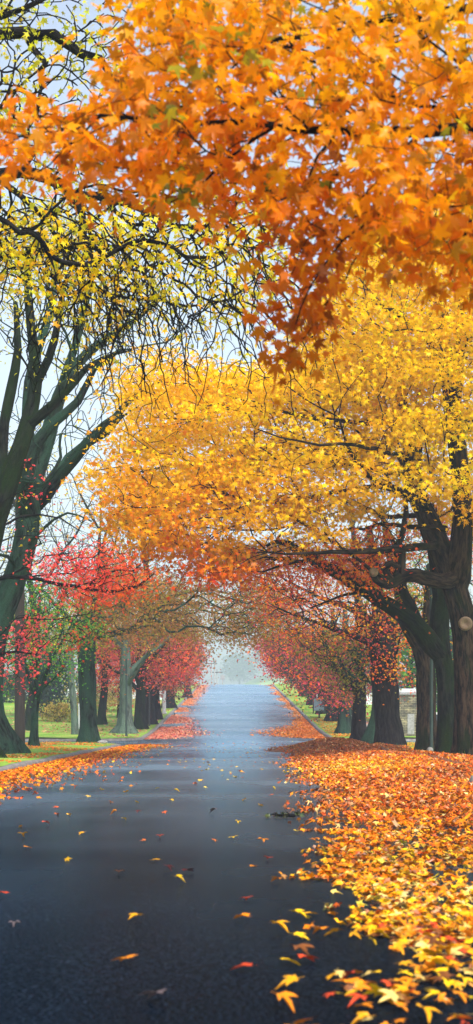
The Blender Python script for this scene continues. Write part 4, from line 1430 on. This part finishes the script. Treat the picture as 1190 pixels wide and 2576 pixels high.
# ---- bare hazy trees at the back
def bare_tree(label, x, Y, h, r_, seed, leafy=0.0, pal=None):
    S = Skel(.9)
    g = float(surf(x, Y))
    S.limb([np.array([x, Y, g - .3, r_]), np.array([x, Y, g + .6, r_ * .9]), np.array([x + .3, Y, g + h * .3, r_ * .7]), np.array([x - .2, Y, g + h * .6, r_ * .4]), np.array([x, Y, g + h * .92, r_ * .1])], False, .04)
    for k in range(7):
        a = k * 2.4 + seed
        z0 = g + h * (.22 + .09 * k)
        ll = h * (.36 - .02 * k)
        S.limb([np.array([x, Y, z0, r_ * .4]), np.array([x + ll * .35 * math.cos(a), Y + ll * .35 * math.sin(a), z0 + ll * .4, r_ * .25]),
                np.array([x + ll * .75 * math.cos(a), Y + ll * .75 * math.sin(a), z0 + ll * 1.0, r_ * .08])], wob=.12)
    n = 420
    u = rng.normal(0, 1, (n, 3)); u /= np.linalg.norm(u, axis=1)[:, None]
    q = np.array([x, Y, g + h * .62]) + u * (rng.random((n, 1)) ** .4) * np.array([h * .32, h * .32, h * .4])
    S.twigs(q, .016, .2, .05, .4, 1.2)
    T = tree(label, 'tree', (x, Y, g), S, M['bark_moss'], .4, seed, 'bare trees in the mist behind', 1, 'bare_tree', .014)
    if leafy:
        crown('crown', q[:int(n * leafy)], 8, .8, .13, grad(pal, lambda p: .5 + 0 * p[:, 0], .3, .4, seed=seed, spread=.2), T, M['leaf'], TINY)


bare_tree('tall misty tree with last yellow leaves behind the lichen stems', -13.5, 104, 21, .35, 1, .35, [OLV, YGR, YEL])
bare_tree('misty half bare tree left of the scarlet sprays, yellowish leaves', -9.5, 112, 18, .3, 2, .3, [OLV, (.5, .35, .05), YEL])
bare_tree('tall bare tree on the lawn further left, grey with mist', -20, 122, 22, .35, 3, .1, [OLV, YGR])
bare_tree('bare tree fading in mist above the arch of the road', -5.5 - 3, 150, 26, .4, 4)
bare_tree('broad bare tree behind the golden crown, right of the road', 9.5, 128, 27, .4, 5, .25, [RED, ORR, CRIM])
bare_tree('bare tree behind the red crowns on the far right', 15, 98, 20, .35, 6, .5, [ORR, RED, CRIM])
bare_tree('misty tree at the far right behind the stone pillar', 21, 112, 18, .4, 7, .7, [DKG, BRN, OLV])

# round hazy trees past the crest, and lawn shrubs
def blob_tree(label, x, Y, h, wd, pal, seed, name='round_tree', group=None, n=260, size=.34, conic=False, trunk=.2):
    S = Skel(.8)
    g = float(surf(x, Y))
    S.limb([np.array([x, Y, g - .3, h * .025 + .05]), np.array([x, Y, g + h * .3, h * .02 + .04]), np.array([x, Y, g + h * .85, .03])], False, .03)
    u = rng.normal(0, 1, (n, 3)); u /= np.linalg.norm(u, axis=1)[:, None]
    rr = rng.random((n, 1)) ** .45
    q = u * rr
    if conic:
        q[:, :2] *= (1 - np.clip((q[:, 2:3] + 1) / 2, 0, .95))
    q = np.array([x, Y, g + h * (trunk + (1 - trunk) / 2)]) + q * np.array([wd / 2, wd / 2, h * (1 - trunk) / 2])
    q = q[nz(q, .6, seed) > -.6]
    S.twigs(q, .012, .15, 0, .4, 1.0)
    T = tree(label, 'tree' if h > 3 else 'shrub', (x, Y, g), S, M['bark_dark'], .3, seed, group, 1, name, .012)
    crown('crown', q, 11, wd * .075 + .1, size, grad(pal, lambda p: .5 + 0 * p[:, 0], .4, .4, seed=seed, spread=.2), T, M['leaf'], TINY)


blob_tree('broad round tree faint in the fog right of the road crest', 22, 1010, 30, 24, [DKG, DKG, GRN], 1, n=420, size=1.1)
blob_tree('second fog faded tree beyond the crest, taller and further right', 44, 1030, 28, 24, [DKG, GRN], 2, n=360, size=1.1)
blob_tree('low fog faded tree straight beyond the road crest', 2, 1050, 22, 24, [DKG, DKG], 3, n=300, size=1.1)
blob_tree('dark conical evergreen on the lawn behind the young green tree', -14.8, 124, 6.0, 4.6, [DKG, (.02, .05, .05)], 4, 'evergreen_tree', n=420, size=.2, conic=False, trunk=.03)
blob_tree('ochre shrub at the foot of the conical evergreen', -13.2, 116, 1.6, 2.6, [(.5, .36, .06), OLV, (.6, .4, .08)], 5, 'shrub', n=120, size=.12, trunk=.05)
blob_tree('pale olive small tree on the lawn left of the dark corner trunk', -11.2, 118, 3.4, 3.4, [(.45, .42, .16), OLV, (.5, .46, .2)], 6, 'small_tree', n=160, size=.11)
blob_tree('pale yellow small tree between the corner trunk and the pale trunk', -9.2, 124, 3.2, 3.6, [(.5, .46, .2), (.6, .42, .1), OLV], 7, 'small_tree', n=160, size=.11)
blob_tree('bluish clipped shrub far left on the lawn', -22, 150, 3.2, 6, [DKG, (.03, .07, .05)], 8, 'shrub', n=260, size=.2, trunk=.03)
for k in range(9):
    blob_tree(['dark wood tree at the back left of the lawn, grey in mist', 'olive wood tree behind the lawn', 'rusty wood tree behind the lawn'][k % 3], -60 + k * 5.6 + rng.normal(0, 1), 172 + rng.uniform(-6, 14), rng.uniform(9, 15), rng.uniform(7, 10),
              [[DKG, GRN], [OLV, BRN, YGR], [BRN, CRIM, ORR]][k % 3], 10 + k, 'woodland_tree', 'misty wood behind the lawn', n=240, size=.34, trunk=.12)
for k in range(6):
    blob_tree(['dark green wood tree behind the iron fence', 'blue green wood tree behind the iron fence'][k % 2], 12.5 + k * 3.6, 116 + rng.uniform(-3, 8), rng.uniform(7, 11), rng.uniform(6, 8),
              [[DKG, GRN, DKG], [DKG, (.02, .06, .06)]][k % 2], 30 + k, 'woodland_tree', 'dark trees behind the iron fence', n=300, size=.28, trunk=.04)

#==SPLIT==
# ------------------------------------------------------------------ street furniture and built things
def gz(x, y):
    return float(surf(x, y))


# utility pole
x, y = (50 - CX) / FP * 55, 55
g = gz(x, y)
mb = MB()
mb.lathe((x, y, g - .2), [(.19, 0), (.185, 1), (.175, 4), (.16, 8), (.15, 9.6), (.12, 9.65)], 18)
T = empty('utility_pole', (x, y, g))
tag(T, 'weathered brown utility pole on the left verge between two tree trunks', 'utility pole')
mb.build('pole', M['pole'], T, True)
mb = MB(); mb.box(x - 1.1, x + 1.1, y - .21, y - .11, g + 8.6, g + 8.72, .01); mb.build('crossarm', M['pole'], T)
for k in (-.95, -.4, .4, .95):
    mb = MB(); mb.lathe((x + k, y - .16, g + 8.72), [(.02, 0), (.05, .03), (.03, .07), (.05, .1), (.02, .14)], 10); mb.build('insulator', M['stone'], T, True)

# slender pale pole beyond the crossing
x, y = (189 - CX) / FP * 96, 96
g = gz(x, y)
T = empty('wooden_post', (x, y, g))
tag(T, 'pale green weathered pole standing left of the rough corner trunk', 'pole')
S = Skel(.5)
S.limb([np.array([x, y, g - .3, .23]), np.array([x - .1, y, g + 2, .2]), np.array([x - .25, y, g + 4, .18]), np.array([x - .3, y, g + 5.4, .16])], False, .01)
link('shaft', S.mesh('shaft', 3, .1), T, M['bark_pale'])
mb = MB(); mb.box(x - .5, x - .15, y - .26, y - .22, g + 5.3, g + 5.4, .01); mb.build('bracket', M['iron'], T)


def post(label, name, cat, px, Y, ptop, wpx=None, mat='green_paint', r_=.05, head=None):
    x = (px - CX) / FP * Y
    g = gz(x, Y)
    top = EYE + (HY - ptop) / FP * Y
    T = empty(name, (x, Y, g))
    tag(T, label, cat)
    mb = MB()
    mb.lathe((x, Y, g - .1), [(r_ * 1.5, 0), (r_ * 1.5, .2), (r_, .24), (r_, top - g), (r_ * .6, top - g + .08)], 12)
    mb.build('post', M[mat], T, True)
    if head:
        head(T, x, Y, top)
    return T


def sign_plate(T, x, Y, top):
    mb = MB(); mb.box(x - .32, x + .32, Y - .075, Y - .055, top - .75, top - .1, .006); mb.build('sign_plate', M['stone'], T)


post('dark green sign post standing before the pale trunk at the left corner', 'sign_post', 'post', 318, 95, 1655, r_=.055)
post('thin dark post with small cap among the trunks left of the kerb', 'sign_post', 'post', 376, 112, 1740, r_=.05, mat='iron', head=lambda T, x, Y, t: (lambda m: (m.lathe((x, Y, t), [(.05, 0), (.09, .05), (.09, .12), (.03, .18)], 10), m.build('cap', M['iron'], T, True)))(MB()))
post('dark green lamp post rising beside the slim forked maple', 'lamp_post', 'lamp post', 1085, 57.2, 1450, r_=.06,
     head=lambda T, x, Y, t: (lambda m: (m.lathe((x, Y, t), [(.05, 0), (.16, .1), (.2, .4), (.08, .52), (.02, .6)], 12), m.build('lantern', M['green_paint'], T, True)))(MB()))
post('grey stub post on the left lawn halfway up the hill', 'bollard', 'post', 413, 132, 1735, r_=.16, mat='stone')
post('hazy thin pole by the left kerb near the crest', 'sign_post', 'post', 465, 205, 1705, r_=.06, mat='iron')


def stop_head(T, x, Y, t):
    m = MB()
    v = []
    for yy_ in (Y - .1, Y - .07):
        for k in range(8):
            a = math.pi / 8 + k * math.pi / 4
            v.append((x + .38 * math.cos(a), yy_, t - .3 + .38 * math.sin(a)))
    f = [tuple(range(8)), tuple(range(15, 7, -1))] + [(k, 8 + k, 8 + (k + 1) % 8, (k + 1) % 8) for k in range(8)]
    m.add(v, f)
    m.build('sign_face', M['red_paint'], T)


post('small round looking red sign fading in fog at the left crest', 'road_sign', 'sign', 501, 232, 1688, r_=.05, mat='iron', head=stop_head)


def lamp_head(T, x, Y, t):
    m = MB()
    m.lathe((x, Y, t - .1), [(.1, 0), (.24, .15), (.28, .4), (.2, .55), (.05, .65)], 12)
    m.build('lantern', M['stone'], T, True)


def xarm(T, x, Y, t):
    m = MB()
    m.box(x - .9, x + .9, Y - .2, Y - .1, t - .6, t - .48, .01)
    m.build('crossarm', M['pole'], T)


post('tall street lamp silhouette in the fog at the crest, left', 'street_lamp', 'street lamp', 540, 240, 1665, r_=.08, mat='stone', head=lamp_head)
post('foggy utility pole just left of the tall street lamp at the crest', 'utility_pole', 'utility pole', 532, 246, 1660, r_=.09, mat='stone', head=xarm)
post('shorter foggy pole just right of the tall street lamp', 'utility_pole', 'utility pole', 546, 250, 1682, r_=.07, mat='stone', head=xarm)
post('lowest foggy pole, furthest right of the crest poles', 'sign_post', 'post', 560, 252, 1697, r_=.07, mat='stone', head=sign_plate)


# stone pillar
def masonry():
    m, t, N, L, pb = new_mat("pillar_masonry")
    g_ = N.new("ShaderNodeNewGeometry")
    sx = N.new("ShaderNodeSeparateXYZ")
    L.new(g_.outputs['Position'], sx.inputs[0])
    ad = N.new("ShaderNodeMath"); ad.operation = 'ADD'
    L.new(sx.outputs[0], ad.inputs[0]); L.new(sx.outputs[1], ad.inputs[1])
    cb = N.new("ShaderNodeCombineXYZ")
    L.new(ad.outputs[0], cb.inputs[0]); L.new(sx.outputs[2], cb.inputs[1])
    br = N.new("ShaderNodeTexBrick")
    br.inputs['Scale'].default_value = 1.0
    br.inputs['Brick Width'].default_value = .34
    br.inputs['Row Height'].default_value = .10
    br.inputs['Mortar Size'].default_value = .014
    br.inputs['Color1'].default_value = (.34, .31, .22, 1)
    br.inputs['Color2'].default_value = (.16, .15, .12, 1)
    br.inputs['Mortar'].default_value = (.03, .03, .028, 1)
    L.new(cb.outputs[0], br.inputs['Vector'])
    n_ = noise(N, L, g_.outputs['Position'], 2.2, 4)
    rm = ramp(N, [(.35, (.35, .36, .34)), (.65, (1.2, 1.15, .95))])
    L.new(n_.outputs[0], rm.inputs[0])
    mu = N.new("ShaderNodeMix"); mu.data_type = 'RGBA'; mu.blend_type = 'MULTIPLY'; mu.inputs[0].default_value = 1
    L.new(br.outputs[0], mu.inputs[6]); L.new(rm.outputs[0], mu.inputs[7])
    L.new(mu.outputs[2], pb.inputs['Base Color'])
    pb.inputs['Roughness'].default_value = .9
    bp = N.new("ShaderNodeBump"); bp.inputs['Strength'].default_value = .7; bp.inputs['Distance'].default_value = .02
    L.new(br.outputs['Fac'], bp.inputs['Height']); bp.invert = True
    L.new(bp.outputs[0], pb.inputs['Normal'])
    return m


M['masonry'] = masonry()
Y = 94.0
x = (1027 - CX) / FP * Y
g = gz(x, Y)
T = empty('stone_pillar', (x, Y, g))
tag(T, 'coursed stone gate pillar with pale capstone behind the black trunked maple', 'pillar')
mb = MB(); mb.box(x - .56, x + .56, Y - .5, Y + .6, g - .3, g + 2.42, .02); mb.build('shaft', M['masonry'], T)
mb = MB(); mb.box(x - .62, x + .62, Y - .56, Y + .66, g + 2.42, g + 2.54, .01); mb.build('necking', M['stone'], T)
mb = MB(); mb.box(x - .6, x + .52, Y - .5, Y + .6, g + 2.54, g + 2.78, .03); mb.build('capstone', M['pale'], T)
mb = MB(); mb.box(x - .1, x + .3, Y - .512, Y - .498, g + .1, g + 1.3, .003); mb.build('recessed_panel', M['stone'], T)

# white framed gate panel
Y = 72.0
x = (1093 - CX) / FP * Y
g = gz(x, Y)
T = empty('display_case', (x, Y, g))
tag(T, 'white framed case with dark glass standing between slim maple and twin trunks', 'display case')
mb = MB()
mb.box(x - .30, x + .30, Y - .1, Y + .1, g + .15, g + .25, .01)
mb.box(x - .30, x + .30, Y - .1, Y + .1, g + 1.36, g + 1.46, .01)
mb.box(x - .30, x - .22, Y - .1, Y + .1, g + .25, g + 1.36)
mb.box(x + .22, x + .30, Y - .1, Y + .1, g + .25, g + 1.36)
mb.build('frame', M['white'], T)
mb = MB(); mb.box(x - .22, x + .22, Y - .03, Y + .06, g + .25, g + 1.36); mb.build('glass_panel', M['glassy'], T)
mb = MB(); mb.box(x - .3, x + .3, Y - .15, Y + .15, g - .1, g + .148, .01); mb.build('plinth', M['stone'], T)
S = Skel(.1)
S.limb([np.array([x - .1, Y - .05, g + .5, .015]), np.array([x, Y - .06, g + .8, .015]), np.array([x + .1, Y - .06, g + .95, .013]), np.array([x + .08, Y - .06, g + 1.15, .012])], False, 0)
link('emblem', S.mesh('emblem'), T, M['iron'])

# iron fence behind the pillar
T = empty('iron_fence', (20, 97, gz(20, 97)))
tag(T, 'black iron railing fence running right from the stone pillar', 'fence')
mb = MB()
gx = lambda xx: gz(xx, 97)
for k in range(60):
    xx = 11.4 + k * .28
    z = gx(xx)
    mb.box(xx - .014, xx + .014, 96.986, 97.014, z + .05, z + 2.0)
    mb.lathe((xx, 97, z + 2.0), [(.022, 0), (.028, .04), (.004, .13)], 6)
mb.build('bars', M['iron'], T)
for hgt in (.25, 1.8):
    mb = MB()
    for k in range(12):
        xa, xb = 11.3 + k * 1.4, 11.3 + (k + 1) * 1.4
        z = gx((xa + xb) / 2)
        mb.box(xa, xb, 96.97, 96.984, z + hgt, z + hgt + .05)
    mb.build('rail', M['iron'], T)
for k in range(5):
    xx = 11.3 + k * 4.2
    mb = MB(); z = gx(xx); mb.box(xx - .05, xx + .05, 97.02, 97.12, z - .1, z + 2.15, .01); mb.build('fence_post', M['iron'], T)
blob_tree('bright green hedge bush behind the iron fence next to the pillar', 12.9, 101, 1.9, 4, [GRN, (.08, .3, .03)], 50, 'hedge_shrub', n=220, size=.12, trunk=.02)
blob_tree('bright green hedge bush behind the iron fence further right', 16.6, 101, 1.8, 4, [GRN, (.08, .3, .03)], 51, 'hedge_shrub', n=200, size=.12, trunk=.02)

# mailbox up the right verge
Y = 124.0
x = (803 - CX) / FP * Y
g = gz(x, Y)
T = empty('mailbox', (x, Y, g))
tag(T, 'pale blue box on a dark post beside the right kerb under the dark tree', 'mailbox')
mb = MB(); mb.box(x - .42, x + .36, Y - .3, Y + .3, g + .55, g + 1.5, .05); mb.build('box', M['box_blue'], T)
mb = MB(); mb.box(x - .5, x - .43, Y - .32, Y + .32, g + .4, g + 1.6, .02); mb.box(x + .37, x + .44, Y - .32, Y + .32, g + .4, g + 1.6, .02); mb.build('side_rail', M['iron'], T)
mb = MB(); mb.box(x - .07, x + .07, Y - .07, Y + .07, g - .1, g + .55, .01); mb.build('post', M['iron'], T)

# pale upright stone left
Y = 106.0
x = (206 - CX) / FP * Y
g = gz(x, Y)
mb = MB()
mb.box(x - .22, x + .22, Y - .12, Y + .12, g - .2, g + 1.7, .05)
o = mb.build('stone_marker', M['pale'])
tag(o, 'upright pale grey stone marker on the lawn behind the rough corner trunk', 'stone marker')

# small white house wall glimpsed right
def house(label, x, Y, wd, hh, mat, roofmat, dep=6):
    g = gz(x, Y)
    T = empty('house', (x, Y, g))
    tag(T, label, 'house')
    mb = MB(); mb.box(x - wd / 2, x + wd / 2, Y, Y + dep, g - .5, g + hh); mb.build('wall', mat, T)
    mb = MB()
    o_ = .5
    v = [(x - wd / 2 - o_, Y - o_, g + hh), (x + wd / 2 + o_, Y - o_, g + hh), (x + wd / 2 + o_, Y + dep + o_, g + hh), (x - wd / 2 - o_, Y + dep + o_, g + hh), (x - wd / 2 - o_, Y + dep / 2, g + hh * 1.55), (x + wd / 2 + o_, Y + dep / 2, g + hh * 1.55)]
    mb.add(v, [(0, 1, 5, 4), (3, 4, 5, 2), (0, 4, 3), (1, 2, 5), (0, 3, 2, 1)])
    mb.build('roof', roofmat, T)
    for k in range(int(wd / 2.6)):
        wx = x - wd / 2 + 1.3 + k * 2.6
        mb = MB()
        mb.box(wx - .5, wx + .5, Y - .06, Y - .003, g + 1.0, g + 1.08)
        mb.box(wx - .5, wx + .5, Y - .06, Y - .003, g + 2.12, g + 2.2)
        mb.box(wx - .5, wx - .43, Y - .06, Y - .003, g + 1.08, g + 2.12)
        mb.box(wx + .43, wx + .5, Y - .06, Y - .003, g + 1.08, g + 2.12)
        w_ = mb.build('window', M['white'], T)
        mb = MB(); mb.box(wx - .43, wx + .43, Y - .04, Y - .006, g + 1.08, g + 2.12)
        p_ = mb.build('pane', M['glassy'], w_)


house('low white walled house glimpsed between the right roadside trunks', 15.5, 150, 13, 2.7, M['white'], M['stone'])
house('long pale house low behind the left lawn trees', -15, 168, 16, 2.6, M['white'], M['stone'])


# stones and debris
def rock(label, x, y, s, mat, name='rock', cat='rock'):
    n1, n2 = 10, 7
    v, f = [], []
    for j in range(n2 + 1):
        ph = math.pi * j / n2
        for i in range(n1):
            a = 2 * math.pi * i / n1
            rr = 1 + .16 * math.sin(3 * a + j) + .1 * math.sin(5 * a + 2 * j)
            v.append((x + s[0] * rr * math.sin(ph) * math.cos(a), y + s[1] * rr * math.sin(ph) * math.sin(a), gz(x, y) + s[2] * (.55 + math.cos(ph)) * 1.0))
    for j in range(n2):
        for i in range(n1):
            k = (i + 1) % n1
            f.append((j * n1 + i, j * n1 + n1 + i, j * n1 + n1 + k, j * n1 + k))
    mb = MB(); mb.add(v, f)
    o = mb.build(name, mat, None, True)
    tag(o, label, cat)


rock('small rounded grey rock at the foot of the slim forked maple', (1081 - CX) / FP * 54, 54, (.12, .11, .13), M['kerb'])
rock('flat pale stone in the grass by the rough corner trunk', (258 - CX) / FP * 75.5, 75.5, (.26, .2, .10), M['stone'])
rock('square worn kerb block poking out of the leaves at the right edge', (1192 - CX) / FP * 27, 27, (.09, .15, .12), M['kerb'], 'kerb_block', 'stone block')

# clump of twigs and dark leaves on the road
x, y = gpt(718, 2058)
S = Skel(.03)
zc = gz(x, y) + .02
first = True
for k in range(26):
    a = rng.uniform(0, 6.28)
    l_ = rng.uniform(.08, .2)
    p0 = np.array([x + rng.normal(0, .04), y + rng.normal(0, .03), zc])
    S.limb([np.append(p0, .004), np.append(p0 + np.array([l_ * .5 * math.cos(a), l_ * .5 * math.sin(a), .03]), .003), np.append(p0 + np.array([l_ * math.cos(a), l_ * .7 * math.sin(a), .0]), .002)], not first, .1)
    first = False
T = empty('twig_clump', (x, y, zc - .02))
tag(T, 'dark clump of twigs and green leaves lying on the asphalt by the drift', 'twigs')
link('twigs', S.mesh('twigs'), T, M['bark_dark'])
n = 34
pos = np.stack([x + rng.normal(0, .12, n), y + rng.normal(0, .05, n), zc + rng.uniform(0, .05, n)], 1)
Rm = frames(n, rng.normal(0, 1, (n, 3)), rng.normal(0, .6, (n, 3)) + np.array([0, 0, .8]))
leaves('leaves', MAPLE_CURL, pos, Rm, rng.uniform(.03, .055, n), palette([(.02, .03, .02), (.08, .10, .03), (.05, .04, .04)], rng.random(n), .2), M['fallen'], T)

# ------------------------------------------------------------------ haze
mb = MB()
mb.box(-390, 390, -75, 1205, -22, 72)
hz_ = bpy.data.materials.new("mist")
hz_.use_nodes = True
t = hz_.node_tree
t.nodes.remove(t.nodes["Principled BSDF"])
pv = t.nodes.new("ShaderNodeVolumePrincipled")
pv.inputs['Color'].default_value = (0.72, 0.83, 1.0, 1)
pv.inputs['Density'].default_value = 0.00075
pv.inputs['Anisotropy'].default_value = 0.0
t.links.new(pv.outputs[0], t.nodes["Material Output"].inputs['Volume'])
o = mb.build('haze', hz_)
tag(o, 'thin pale blue autumn mist filling the street', None, None, 'stuff')
